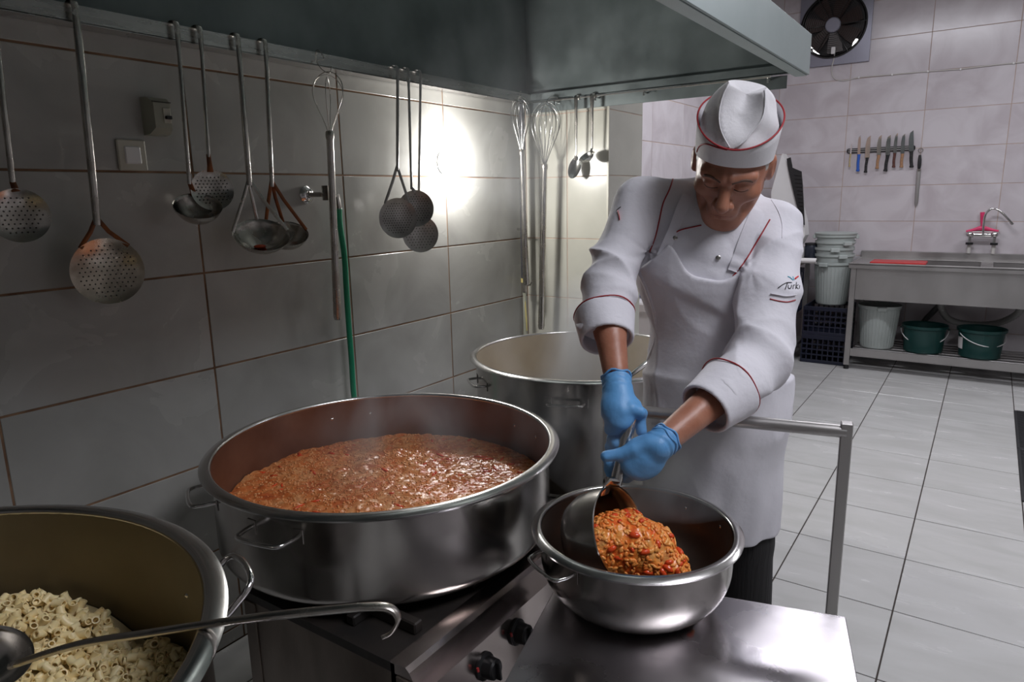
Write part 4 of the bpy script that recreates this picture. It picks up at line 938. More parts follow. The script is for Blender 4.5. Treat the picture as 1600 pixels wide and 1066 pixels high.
MB().lathe([(0, 0), (.050, 0), (.054, .01), (.054, .10), (.050, .112), (0, .112)], c=(p.x-.01, 6.42, .886), n=28).build('can_body', mat('navy_black_tin', (.02, .025, .04), .35), cn)
MB().lathe([(0, .113), (.052, .113), (.054, .13), (0, .136)], c=(p.x-.01, 6.42, .886), n=28).build('lid', m_black, cn)
p0, p1 = onY(1236, 404, 5.95), onY(1276, 402, 5.95)
o = empty('paper_roll', (p0.x, 5.95, .905), 0, 'thin white rolled paper lying over the edge of the prep table', 'roll')
za = .9065; MB().cyl((p0.x-.25, 5.95, za), (p1.x, 5.95, za), .021, 16).build('roll', m_white, o); MB().cyl((p1.x-.001, 5.95, za), (p1.x+.002, 5.95, za), .010, 12).build('core_hole', m_hole, o)
# white worktop by the left wall beyond the pillar
wt = empty('side_counter', (.3, 4.4, 0), 0, 'white-topped side counter with dark opening, beyond the tiled pillar', 'counter')
MB().box((.01, 3.75, .77), (.56, 4.75, .83), bev=.01).build('counter_top', m_white, wt, sharp=None)
MB().box((.01, 3.80, .08), (.05, 4.70, .77)).build('back_board', m_black, wt, sharp=None)
for y in (3.80, 4.66): MB().box((.05, y, .0), (.52, y+.04, .77)).build('side_board', m_white, wt, sharp=None)
MB().box((.05, 3.845, .06), (.51, 4.655, .10)).build('bottom_board', m_stoveside, wt, sharp=None)
bt = empty('storage_box', (.3, 4.2, .83), 0, 'small pale blue box on the white side counter beyond the pillar', 'box')
MB().box((.18, 3.95, .831), (.48, 4.35, .93), bev=.01).build('box_body', mat('pale_blue_plastic', (.25, .32, .55), .4), bt, sharp=None)
MB().box((.17, 3.94, .931), (.49, 4.36, .945), bev=.004).build('lid', m_white, bt, sharp=None)
# rubber floor mat at the right edge
mt = empty('floor_mat', (2.6, 4.75, 0), 0, 'black rubber floor mat of joined ribbed pieces at the right frame edge', 'mat')
for (y0_, y1_) in ((4.665, 5.475), (3.85, 4.655)):
    m1 = MB().box((2.232, y0_, .0005), (3.3, y1_, .010), bev=.003).build('mat_piece', m_mat, mt, sharp=None)
    b = MB(); yy = y0_+.02
    while yy < y1_-.02: b.box((2.245, yy, .0095), (3.28, yy+.012, .013)); yy += .024
    o = b.build('mat_ribs', m_mat, m1, sharp=None); o['kind'] = 'stuff'

# ------------------------------------------------------------------ the cook: signed distance modelling, surface nets
def V3(p): return np.array([p[0], p[1], p[2]], float)
def sd_ell(P, c, r, M=None):
    q = P-V3(c)
    if M is not None: q = q @ M        # columns of M: local axes
    r = np.asarray(r, float); k0 = np.linalg.norm(q/r, axis=-1); k1 = np.linalg.norm(q/(r*r), axis=-1)
    return k0*(k0-1)/np.maximum(k1, 1e-9)
def sd_cone(P, a, b, ra, rb):
    a, b = V3(a), V3(b); ba = b-a; t = np.clip(((P-a) @ ba)/(ba @ ba), 0, 1)
    return np.linalg.norm(P-a-t[..., None]*ba, axis=-1)-(ra+(rb-ra)*t)
def sd_chain(P, pts, rs, k=.0):
    d = None
    for i in range(len(pts)-1):
        e = sd_cone(P, pts[i], pts[i+1], rs[i], rs[i+1]); d = e if d is None else (smin(d, e, k) if k else np.minimum(d, e))
    return d
def smin(a, b, k): h = np.clip(.5+.5*(b-a)/k, 0, 1); return b+(a-b)*h-k*h*(1-h)
def smax(a, b, k): return -smin(-a, -b, k)
def snet(fn, lo, hi, h):
    ax = [np.arange(lo[i], hi[i]+h, h) for i in range(3)]
    n = [len(a) for a in ax]; B = 8; nb = [-(-k//B) for k in n]
    cs = [lo[i]+h*(np.arange(nb[i])*B+(B-1)/2) for i in range(3)]
    dc = fn(np.stack(np.meshgrid(*cs, indexing='ij'), -1)); near_ = np.abs(dc) < h*B*.87*1.45+.010
    rep = lambda A: A.repeat(B, 0).repeat(B, 1).repeat(B, 2)[:n[0], :n[1], :n[2]]
    V = np.where(rep(dc) < 0, -1.0, 1.0); mk = rep(near_); ii = np.argwhere(mk); P_ = ii*h+np.array(lo)
    vals = np.empty(len(P_))
    for a_ in range(0, len(P_), 60000): vals[a_:a_+60000] = fn(P_[a_:a_+60000])
    V[mk] = vals
    s = V < 0; off = [(i, j, k) for i in (0, 1) for j in (0, 1) for k in (0, 1)]
    sl = lambda A, o: A[o[0]:n[0]-1+o[0], o[1]:n[1]-1+o[1], o[2]:n[2]-1+o[2]]
    acc = np.zeros([n[0]-1, n[1]-1, n[2]-1, 3]); cnt = np.zeros([n[0]-1, n[1]-1, n[2]-1])
    for a in off:
        for axis in range(3):
            if a[axis]: continue
            b = list(a); b[axis] = 1; va, vb = sl(V, a), sl(V, b); m = (sl(s, a) != sl(s, b))
            t = np.where(m, va/np.where(va == vb, 1, va-vb), 0)
            for c in range(3): acc[..., c] += m*(a[c]+(t if c == axis else 0))
            cnt += m
    act = cnt > 0; idx = -np.ones(act.shape, int); idx[act] = np.arange(act.sum()); ijk = np.argwhere(act)
    vert = (ijk+acc[act]/cnt[act][:, None])*h+np.array(lo)
    F_ = []
    for axis in range(3):
        o1, o2 = [c for c in range(3) if c != axis]
        b = [slice(None)]*3; a = [slice(None)]*3; a[axis] = slice(0, n[axis]-1); b[axis] = slice(1, n[axis])
        m = s[tuple(a)] != s[tuple(b)]; e = np.argwhere(m); e = e[(e[:, o1] > 0) & (e[:, o2] > 0) & (e[:, o1] < n[o1]-1) & (e[:, o2] < n[o2]-1)]
        if not len(e): continue
        q = []
        for d1, d2 in ((-1, -1), (0, -1), (0, 0), (-1, 0)):
            c = e.copy(); c[:, o1] += d1; c[:, o2] += d2; q.append(idx[c[:, 0], c[:, 1], c[:, 2]])
        q = np.stack(q, 1); flip = s[e[:, 0], e[:, 1], e[:, 2]]
        if axis == 1: flip = ~flip
        q[~flip] = q[~flip][:, ::-1]; F_.append(q)
    return vert, np.concatenate(F_)
def sdf_obj(name, fn, lo, hi, h, mat_, parent, smooth=2):
    lo = [float(a) for a in lo]; hi = [float(a) for a in hi]
    v, f = snet(fn, lo, hi, h); me = bpy.data.meshes.new(name); me.from_pydata(v.tolist(), [], f.tolist())
    if smooth:
        bm = bmesh.new(); bm.from_mesh(me)
        for _ in range(smooth): bmesh.ops.smooth_vert(bm, verts=bm.verts, factor=.5, use_axis_x=True, use_axis_y=True, use_axis_z=True)
        bm.to_mesh(me); bm.free()
    return link(name, me, mat_, parent, True, 180)
def bounds(pts, pad): a = np.array([V3(p) for p in pts]); return a.min(0)-pad, a.max(0)+pad
# joints
DZ = .03
hipc = at(1117, 645, 1.90); waist = at(1112, 545, 1.845); chest = at(1108, 420, 1.775); neckb = at(1128, 318, 1.765)
shL = at(996, 322, 1.765); shR = at(1208, 356, 1.715)
elL = at(945, 455, 1.665); cuL = at(946, 515, 1.61); wrL = at(964, 598, 1.52)
elR = at(1189, 562, 1.60); cuR = at(1118, 624, 1.51); wrR = at(1036, 690, 1.44)
SA = (shR-shL).normalized(); UP = (neckb-hipc).normalized(); FA = UP.cross(SA)*-1
FA = FA if FA.dot(CAM-chest) > 0 else FA*-1; UP = FA.cross(SA); UP = UP if UP.z > 0 else UP*-1; UP.normalize(); FA.normalize()
MT = np.array([V3(SA), V3(FA), V3(UP)]).T
Zv = Vector((0, 0, 1)); SH = (SA-Zv*SA.z).normalized(); FH = SH.cross(Zv); FH = FH if FH.dot(CAM-hipc) > 0 else FH*-1
MH = np.array([V3(SH), V3(FH), V3(Zv)]).T
cook = empty('person', (hipc.x, hipc.y, 0), 0, 'cook in white jacket, apron and cap, pouring stew with blue-gloved hands', 'person')
# head frame: Hx towards the picture's right, Hf the way the face looks, Hu up through the crown
HK = 1.05; hc = at(1143, 262, 1.62); tc_ = (CAM-hc); tc_.z = 0; tc_.normalize(); rgt = Vector((-tc_.y, tc_.x, 0))
fh = (Matrix.Rotation(math.radians(-9), 3, 'Z') @ tc_); pit = math.radians(37)
Hf = fh*math.cos(pit)-Zv*math.sin(pit); Hx = Zv.cross(fh).normalized(); Hx = Hx if Hx.dot(rgt) > 0 else Hx*-1; Hu = Hf.cross(Hx); Hu = Hu if Hu.z > 0 else Hu*-1
rr_ = Matrix.Rotation(math.radians(11), 3, Hf); Hx, Hu = rr_ @ Hx, rr_ @ Hu
if Hu.dot(VR) < 0: rr_ = Matrix.Rotation(math.radians(-22), 3, Hf); Hx, Hu = rr_ @ Hx, rr_ @ Hu
MHd = np.array([V3(Hx), V3(Hf), V3(Hu)]).T
def HP(x, y, z): return hc+(Hx*x+Hf*y+Hu*z)*HK
def head_sdf(P):
    q = ((P-V3(hc)) @ MHd)/HK; s_ = q.copy(); s_[..., 0] = np.abs(s_[..., 0])
    d = sd_ell(q, (0, -.012, .028), (.076, .096, .088))
    d = smin(d, sd_ell(q, (0, .022, -.028), (.064, .066, .080)), .03)
    d = smin(d, sd_cone(s_, (.050, -.005, -.048), (.024, .062, -.092), .018, .018), .03)     # jaw line
    d = smin(d, sd_ell(q, (0, .070, -.100), (.026, .020, .018)), .022)                          # chin
    d = smin(d, sd_ell(s_, (.047, .056, -.016), (.020, .018, .015)), .022)                      # cheek bone
    d = smin(d, sd_cone(s_, (.008, .088, .036), (.050, .067, .031), .0105, .009), .012)          # brow
    d = smax(d, -sd_ell(s_, (.030, .092, .014), (.020, .0165, .014)), .009)                      # eye socket
    d = smin(d, sd_ell(s_, (.031, .074, .013), (.0165, .0125, .0115)), .004)                    # lowered lids
    d = smin(d, sd_cone(q, (0, .084, .022), (0, .113, -.022), .0080, .0125), .009)              # nose
    d = smin(d, sd_ell(s_, (.014, .098, -.028), (.0095, .0115, .009)), .005)
    d = smax(d, -sd_ell(s_, (.007, .103, -.0365), (.004, .006, .004)), .003)
    d = smax(d, -sd_cone(s_, (.021, .094, -.026), (.036, .080, -.064), .0045, .004), .009)      # fold beside the mouth
    d = smin(d, sd_ell(q, (0, .080, -.056), (.028, .016, .020)), .015)                          # muzzle
    d = smin(d, sd_cone(s_, (0, .0935, -.0525), (.020, .084, -.0575), .0052, .003), .004)
    d = smin(d, sd_cone(s_, (0, .0920, -.0640), (.018, .084, -.0620), .0062, .003), .004)
    d = smax(d, -sd_cone(s_, (0, .100, -.0582), (.024, .086, -.0600), .0016, .0014), .002)
    d = smax(d, -sd_ell(q, (0, .094, -.077), (.018, .006, .004)), .008)
    for z in (.048, .056): d = smax(d, -sd_cone(s_, (.004, .0915, z-.006), (.004, .0925, z+.004), .0012, .001), .004)
    e = sd_ell(s_, (.081, -.014, .004), (.010, .018, .031)); e = smax(e, -sd_ell(s_, (.091, -.006, .005), (.006, .011, .020)), .005)
    d = smax(d, -sd_ell(s_, (.052, .062, -.052), (.016, .012, .022)), .018)                    # hollow cheek
    for k_, (a_, b_) in enumerate((((.050, .072, .020), (.062, .054, .028)), ((.050, .072, .010), (.062, .054, .006)))): d = smax(d, -sd_cone(s_, a_, b_, .0014, .001), .003)
    return smin(d, e, .006)*HK
# body
def body_sdf(P):
    d = head_sdf(P)
    d = smin(d, sd_cone(P, HP(0, -.030, -.050), neckb-UP*.01, .052, .058), .03)
    t = sd_ell(P, chest, (.150, .085, .17), MT); t = smin(t, sd_ell(P, waist, (.125, .085, .15), MT), .05); t = smin(t, sd_ell(P, hipc, (.135, .09, .12), MH), .05)
    t = smin(t, sd_cone(P, shL+SA*.03, shR-SA*.03, .045, .045), .04); d = smin(d, t, .03)
    for sh, el, wr, m_ in ((shL, elL, wrL, 1), (shR, elR, wrR, 1.06)):
        a = sd_chain(P, [sh, el, el+(wr-el)*.45, wr], [.045, .036*m_, .037*m_, .0265*m_], .01); d = smin(d, a, .02)
    return d
# ladle handle the gloves hold
hA, hB = at(960, 764, 1.465), at(983, 664, 1.478)
hdir = (hB-hA).normalized(); hTop = hA+hdir*.185
def on_handle(y): # point of the handle at a picture height
    lo_, hi_ = 0.0, .5
    for _ in range(30):
        m_ = (lo_+hi_)/2; p = hA+hdir*m_; v = p-CAM; yy = 533-F*v.dot(VU)/v.dot(VD)
        if yy > y: lo_ = m_
        else: hi_ = m_
    return hA+hdir*lo_
vdp = lambda p: (p-CAM).dot(VD)
# hand R (the cook's left, at the picture's right), palm under and before the handle
hr1 = on_handle(712); hr2 = on_handle(735)
D = VD
def near(p, dx, dy, dd): z = vdp(p); return p+VR*(dx*z/F)-VU*(dy*z/F)+VD*dd
pR = at(1003, 713, 1.435)
hand_R = [([near(pR, -2, -14, .012), near(hr1, 10, -14, .006), near(hr1, -8, -17, .013), near(hr1, -12, -24, .016+.008), near(hr1, -4, -29, .020)], [.0125, .0112, .0105, .0098, .0088]),
          ([near(pR, -2, -2, .020), near(hr1, 12, 2, .014), near(hr1, -10, -2, .020), near(hr1, -15, -10, .026), near(hr1, -6, -16, .026)], [.0125, .0115, .0105, .0100, .0090]),
          ([near(pR, -4, 12, .022), near(hr2, 10, -4, .014), near(hr2, -11, -6, .019), near(hr2, -14, -16, .025), near(hr2, -4, -22, .025)], [.0125, .0112, .0105, .0098, .0088]),
          ([near(pR, -2, 26, .018), near(hr2, 14, 12, .012), near(hr2, -8, 12, .018), near(hr2, -12, 2, .023), near(hr2, -3, -4, .024)], [.0115, .0100, .0092, .0088, .0080]),
          ([at(1012, 694, 1.425), at(991, 703, 1.428), at(968, 711, 1.434), at(947, 713, 1.436)], [.0150, .0130, .0110, .0092])]   # thumb
def handR_sdf(P, off=0.0):
    d = sd_chain(P, [wrR, at(1018, 702, 1.435), pR], [.026, .030, .030])
    Mx = np.array([V3((pR-wrR).normalized()), V3((pR-wrR).normalized().cross(VD).normalized()), V3(((pR-wrR).normalized().cross(VD)).cross((pR-wrR)).normalized())]).T
    d = sd_ell(P, near(pR, 3, 3, .005), (.050, .043, .0195), Mx); d = smin(d, sd_cone(P, wrR, near(pR, 8, 0, .004), .027, .024), .02)
    for pts, rs in hand_R: d = smin(d, sd_chain(P, pts, rs, .004), .007)
    return d-off
pL = at(968, 636, 1.487); hl = on_handle(647); hl2 = on_handle(656)
hl3 = on_handle(640)
hand_L = [([near(pL, 12, 8, -.004), near(hl3, -4, -2, -.015), near(hl3, 9, 3, -.012), near(hl3, 15, 6, .002), near(hl3, 8, 6, .016)], [.0125, .0115, .0105, .0098, .0088]),
          ([near(pL, 0, 14, -.006), near(hl, -15, -4, -.013), near(hl, -13, 10, -.004), near(hl, -6, 13, .015)], [.0125, .0118, .0108, .0098]),
          ([near(pL, -10, 16, -.004), near(hl, -25, 4, -.008), near(hl2, -22, 14, -.001), near(hl2, -13, 18, .016)], [.0125, .0115, .0105, .0095]),
          ([near(pL, -18, 12, .006), near(hl, -33, 4, .002), near(hl2, -31, 16, .008), near(hl2, -22, 22, .020)], [.0115, .0105, .0098, .0088]),
          ([near(wrL, 14, 24, .004), at(991, 634, 1.492), at(999, 655, 1.490), at(1002, 674, 1.484)], [.0155, .0135, .0115, .0095])]
def handL_sdf(P, off=0.0):
    ax_ = (pL-wrL).normalized(); sx = ax_.cross(VD).normalized(); nx = sx.cross(ax_).normalized()
    Mx = np.array([V3(ax_), V3(sx), V3(nx)]).T
    d = sd_ell(P, near(pL, -1, 0, 0), (.052, .036, .021), Mx); d = smin(d, sd_cone(P, wrL, pL, .0265, .026), .02)
    for pts, rs in hand_L: d = smin(d, sd_chain(P, pts, rs, .004), .007)
    return d-off
def full_body(P):
    d = body_sdf(P); d = smin(d, np.minimum(handR_sdf(P), handL_sdf(P)), .008)
    return d
lo, hi = bounds([hipc, shL, shR, elL, elR, wrL, wrR, HP(0, 0, .1), near(hr2, -30, 30, 0)], .14)
sdf_obj('body', full_body, lo, hi, .0045, m_skin, cook, 1)
lo, hi = bounds([HP(x, y, z) for x in (-.09, .09) for y in (-.1, .12) for z in (-.12, .12)], .01)
hd_ = sdf_obj('face', lambda P: np.maximum(head_sdf(P)-.0022, -((P-V3(hc)) @ V3(Hu))-.125), lo, hi, .0026, m_skin, cook, 1)
# gloves
def glove(name, fn, wr, el, hand_pts, cufflen):
    ax_ = (wr-el).normalized()
    def f(P):
        d = fn(P, .0022); d = smin(d, sd_cone(P, wr-ax_*cufflen, wr+ax_*.02, .0315, .029), .01)
        t = (P-V3(wr)) @ V3(ax_); d = d+.0009*np.sin(t*420+2*np.sin(P[..., 0]*90))*(t < .02)+.0006*noise3(P, 120, 4, 6)
        return smax(d, -(t+cufflen), .002)
    lo, hi = bounds(hand_pts+[wr], .045); return sdf_obj(name, f, lo, hi, .0024, m_glove, cook, 1)
glove('glove', handR_sdf, wrR, elR, [p for a, _ in hand_R for p in a], .014)
glove('glove', handL_sdf, wrL, elL, [p for a, _ in hand_L for p in a], .012)
# rolled glove edge
def torus_pts(c, ax_, r, n=28, wob=.002, seed=1):
    ax_ = ax_.normalized(); s_ = ax_.orthogonal().normalized(); u_ = ax_.cross(s_); g = random.Random(seed)
    return [c+s_*math.cos(2*PI*i/n)*r+u_*math.sin(2*PI*i/n)*r+ax_*wob*math.sin(2*PI*i/n*5+seed) for i in range(n)]
for w, e_, sd in ((wrR, elR, 2), (wrR+(wrR-elR).normalized()*.012, elR, 5), (wrL, elL, 3)):
    ax_ = (w-e_).normalized(); MB().tube(torus_pts(w-ax_*.014, ax_, .0325, wob=.003, seed=sd), .0026, 6, closed=True).build('glove_roll', m_glove, cook, sharp=180)

# jacket
def folds(P, seed, f=28, amp=.004):
    n = noise3(P, f, seed, 8); m = noise3(P, f*.5, seed+7, 5); return -amp*(np.exp(-(np.abs(n)*3.0))-.3)*np.clip(.6+.5*m, 0, 1.3)
def jacket_sdf(P, off=0.0, fold=True):
    d = sd_ell(P, chest+UP*.01, (.182, .118, .19), MT)
    d = smin(d, sd_ell(P, waist, (.160, .122, .17), MT), .06)
    d = smin(d, sd_ell(P, hipc, (.150, .115, .15), MH), .05)
    d = smin(d, sd_cone(P, shL+SA*.035-UP*.01, shR-SA*.035-UP*.01, .060, .060), .05)
    d = smin(d, sd_cone(P, shL+SA*.06-FA*.03+UP*.006, neckb-FA*.02, .055, .058), .05)
    d = smin(d, sd_cone(P, shR-SA*.06-FA*.03+UP*.006, neckb-FA*.02, .055, .058), .05)
    sl = sd_chain(P, [shL, elL, cuL], [.068, .057, .055], .02); sr = sd_chain(P, [shR, shR+(elR-shR)*.5, elR, cuR], [.069, .074, .066, .058], .02)
    sl = smax(sl, ((P-V3(cuL)) @ V3((cuL-elL).normalized())), .004); sr = smax(sr, ((P-V3(cuR)) @ V3((cuR-elR).normalized())), .004)
    if fold:
        aL, aR = V3((cuL-shL).normalized()), V3((cuR-shR).normalized())
        for q_, ax_, el_, sd in ((sl, aL, elL, 21), (sr, aR, elR, 22)):
            tl = (P-V3(el_)) @ ax_; w_ = noise3(P, 14, sd, 6); near_el = np.exp(-((tl+.01)/.085)**2)
            cu_ = cuL if sd == 21 else cuR; near_cu = np.clip((np.linalg.norm(P-V3(cu_), axis=-1)-.07)/.06, 0, 1); tw = ((P-V3(el_)) @ MT)[..., 0 if sd == 21 else 2]*24; ph = tl*36+tw+2.2*w_; q_ += near_cu*(.010*(np.abs(np.sin(ph))**.8-.6)*near_el)+near_cu*.0065*(np.abs(np.sin(tl*17-tw*.9+2.6*noise3(P, 8, sd+5, 6)))-.6)
    d = smin(d, smin(sl, sr, .001), .020)
    if fold:
        d = d+folds(P, 11, 14, .017)+.0012*noise3(P, 40, 8, 8)
        # creases running from the armpits over the chest
        for a_, sg_ in ((shL+SA*.05-UP*.10+FA*.06, 1), (shR-SA*.05-UP*.10+FA*.06, -1)):
            qa = (P-V3(a_)) @ MT; r_ = np.linalg.norm(qa, axis=-1); an_ = np.arctan2(qa[..., 2], qa[..., 0]*sg_)
            d = d-.0055*np.exp(-(r_/.11)**2)*(np.abs(np.sin(an_*3.5+.6+1.2*noise3(P, 12, 51, 5)))-.5)
    # neck opening
    d = smax(d, -sd_cone(P, neckb+UP*.03+FA*.01, neckb+UP*.16+FA*.03, .052, .060), .008)
    return smax(d-off, -(P[..., 2]-.80), .01)
lo, hi = bounds([hipc, shL, shR, elL, elR, cuL, cuR, neckb], .16)
jk = sdf_obj('chef_jacket', jacket_sdf, lo, hi, .0042, m_cloth, cook, 1)
# turned-back cuffs, hollow
def cuff(c0_, c1_, r0, r1):
    ax_ = (c1_-c0_).normalized(); L_ = (c1_-c0_).length
    def f(P):
        t = (P-V3(c0_)) @ V3(ax_); rad = np.linalg.norm(P-V3(c0_)-t[..., None]*V3(ax_), axis=-1); r = r0+(r1-r0)*t/L_
        w = .0022*noise3(P, 34, 31, 6); d = np.abs(rad-r-w)-.0045; return smax(smax(d, -t, .005), t-L_, .005)
    lo, hi = bounds([c0_, c1_], .085); return sdf_obj('cuff', f, lo, hi, .0036, m_cloth, cook, 2)
cL0, cL1 = at(944, 492, 1.645), at(950, 532, 1.600)
cR0, cR1 = at(1142, 604, 1.545), at(1100, 640, 1.500)
cuff(cL0, cL1, .0670, .0590); cuff(cR0, cR1, .0690, .0590)
for c, a, r in ((cL0, cL1-cL0, .0725), (cR0+(cR1-cR0)*.04, cR1-cR0, .0745)):
    MB().tube(torus_pts(c, a, r, 40, .0015), .0018, 6, closed=True).build('red_cuff_piping', m_piping, cook, sharp=180)
# collar
def collar(P):
    c = V3(neckb+UP*.022+FA*.004); q = (P-c) @ MT; rad = np.hypot(q[..., 0], q[..., 1]*1.05); d = np.abs(rad-.066-q[..., 2]*.05)-.003
    return smax(smax(d, q[..., 2]-.022, .003), -q[..., 2]-.035, .003)
lo, hi = bounds([neckb], .12); sdf_obj('collar', collar, lo, hi, .0036, m_cloth, cook, 1)
# apron: bib and skirt as an offset layer
bvh_j = None
def pxy(P):     # picture coordinates of world points, used only to lay out the cut of the cloth at the body
    q = P-V3(CAM); z = q @ V3(VD); return 800+F*(q @ V3(VR))/z, 533-F*(q @ V3(VU))/z
def apron_sdf(P):
    up = sd_ell(P, chest+UP*.01, (.182, .118, .19), MT); up = smin(up, sd_ell(P, waist+FA*.002, (.162, .126, .17), MT), .06)
    up = smin(up, sd_ell(P, hipc, (.160, .126, .15), MH), .05)
    q = (P-V3(hipc)) @ MH; z = P[..., 2]; hz_ = hipc.z; t = np.clip((hz_-z)/(hz_-.54), 0, 1)
    a = .178+.004*t; b_ = .138+.003*t; ang = np.arctan2(q[..., 1], q[..., 0])
    w = 1+t*(.028*np.sin(ang*7+1.2)+.018*np.sin(ang*13+z*6)); rad = np.sqrt((q[..., 0]/a)**2+((q[..., 1]+.01*t)/b_)**2)
    sk_ = np.maximum((rad-w)*b_, z-(hz_+.10)); sk_ = smax(sk_, .535+.006*np.sin(ang*3)-z, .006)
    d = smin(up, sk_, .07)-.0085+folds(P, 14, 10, .014)+.0010*noise3(P, 40, 18, 8)
    qc = (P-V3(chest)) @ MT; x, y, u = qc[..., 0], qc[..., 1], qc[..., 2]
    neckcurve = .056-.066*np.exp(-(np.abs((x+.012)/.078))**4)
    top = u-neckcurve                                   # below the scooped neckline
    side = np.abs(x+.016)-(.106+np.clip((.045-u), 0, .16)*.75)   # bib widens to the waist
    bibmask = smax(smax(top, side, .01), -(y-.0), .01)
    d = d-.008/(1+np.exp(-(u+.072+.30*(x+.02))/.0035))       # folded-over bib
    waistmask = (P-V3(waist)) @ V3(UP)-(-.03)
    m_ = smin(bibmask, waistmask, .01)
    return smax(d, m_, .003)
lo, hi = bounds([hipc, waist, chest+UP*.12, Vector((hipc.x, hipc.y, .53))], .20)
ap = sdf_obj('apron', apron_sdf, lo, hi, .0044, m_apron, cook, 1)
# trousers, shoes
def trousers(P):
    d = None
    for sg in (-1, 1):
        h_ = hipc+SH*(.085*sg)-FH*.01; kn = Vector((h_.x, h_.y, .50))+FH*.01+SH*(.015*sg); an = Vector((h_.x, h_.y, .10))+SH*(.04*sg)
        e_ = sd_chain(P, [h_-Zv*.05, kn, an], [.088, .072, .062], .02); d = e_ if d is None else smin(d, e_, .01)
    return smax(d+.002*noise3(P, 20, 3, 6), .085-P[..., 2], .004)
lo, hi = bounds([hipc, Vector((hipc.x, hipc.y, .08))], .22); sdf_obj('trousers', trousers, lo, hi, .008, m_trouser, cook, 2)
for sg in (-1, 1):
    an = Vector((hipc.x, hipc.y, .07))+SH*(.125*sg)-FH*.01
    f = lambda P, an=an: np.maximum(smin(sd_cone(P, an-Zv*.02-FH*.03, an-Zv*.025+FH*.15, .042, .040), sd_cone(P, an, an+Zv*.03, .045, .04), .03), .0-P[..., 2]+.002)
    lo, hi = bounds([an, an+FH*.2-Zv*.05, an-FH*.08], .06); sdf_obj('shoe', f, lo, hi, .007, m_shoe, cook, 1)
# hair, brows, eyes
def hair_sdf(P):
    q = ((P-V3(hc)) @ MHd)/HK; s_ = q.copy(); s_[..., 0] = np.abs(s_[..., 0])
    d = sd_ell(q, (0, -.012, .026), (.0795, .0985, .089)); back = q[..., 1]-(.034-.45*np.clip(.03-q[..., 2], 0, .05)); low = -(q[..., 2]+.052-.35*np.clip(q[..., 1], 0, .1))
    d = smax(smax(d, back, .006), low, .01); d = smax(d, -sd_ell(s_, (.084, -.008, .0), (.02, .022, .034)), .004)
    return d+.0008*noise3(P, 260, 6, 8)
lo, hi = bounds([HP(x, y, z) for x in (-.09, .09) for y in (-.11, .1) for z in (-.08, .12)], .01)
sdf_obj('hair', hair_sdf, lo, hi, .003, m_hair, cook, 1)
tree = BVHTree.FromPolygons([wm(hd_) @ v.co for v in hd_.data.vertices], [tuple(p.vertices) for p in hd_.data.polygons])
def onface(x, z, off=.0006):
    hit = tree.ray_cast(HP(x, .2, z), -Hf); return (hit[0] if hit[0] else HP(x, .09, z))+Hf*off
for sg in (-1, 1):
    P = [onface(sg*x, z) for x, z in ((.012, .031), (.022, .034), (.034, .0355), (.046, .032), (.052, .026))]
    MB().tube(spline(P, 4), [(.0024, .0012)]*6+[(.0034, .0014)]*8+[(.0016, .001)]*3, 6, ref=Hu).build('eyebrow', m_brow, cook, sharp=180)
    P = [onface(sg*x, z, .0003) for x, z in ((.017, .0075), (.024, .0045), (.032, .0035), (.040, .0055), (.046, .009))]
    MB().tube(spline(P, 3), (.0013, .0009), 5, ref=Hu).build('eyelashes', m_brow, cook, sharp=180)
P = [onface(x, -.0590-abs(x)*.10, -.0004) for x in (-.023, -.014, -.006, 0, .006, .014, .023)]
MB().tube(spline(P, 3), (.0011, .0009), 5, ref=Hu).build('mouth_line', m_lip, cook, sharp=180)

# cap
def ellr(a, th): return Vector((math.sin(th), math.cos(th), 0))
CA, CB = .0845, .1035      # half width, half length
def cpt(th, z, k=1.0, dx=0, dy=0): return HP(math.sin(th)*CA*k+dx, -.014+math.cos(th)*CB*k+dy, z)
def band_low(th): return .050+.016*math.cos(th)-.020*(1-abs(math.cos(th)))       # lower edge, front is higher
def band_top(th):                                                              # turned-up brim: dips at the front right overlap
    return .112+.010*abs(math.sin(th))**1.5-.002*math.cos(th)
n = 96; V = []; f = []
for i in range(n):
    th = 2*PI*i/n; zl, zt_ = band_low(th), band_top(th)
    for z, k in ((zl, .985), (zl-.001, 1.0), (zl+(zt_-zl)*.33, 1.018), (zl+(zt_-zl)*.66, 1.030), (zt_, 1.04), (zt_+.001, 1.025), (zl+(zt_-zl)*.5, .995)): V.append(cpt(th, z, k))
m_ = 7
for i in range(n):
    for j in range(m_): f.append((i*m_+j, ((i+1) % n)*m_+j, ((i+1) % n)*m_+(j+1) % m_, i*m_+(j+1) % m_))
b = MB().add(V, f); b.build('cap_band', m_hat, cook, sharp=60)
MB().tube([cpt(2*PI*i/n, band_top(2*PI*i/n)+.0008, 1.038) for i in range(n)], .0021, 6, closed=True).build('red_cap_piping', m_piping, cook, sharp=180)
P = [cpt(th, band_low(th)+(band_top(th)-band_low(th))*t_, 1.0+.040*t_+.006) for th, t_ in ((-.10, .99), (-.35, .93), (-.6, .82), (-.80, .62), (-.98, .36), (-1.08, .12))]
MB().tube(spline(P, 5), .0018, 6).build('red_band_piping', m_piping, cook, sharp=180)
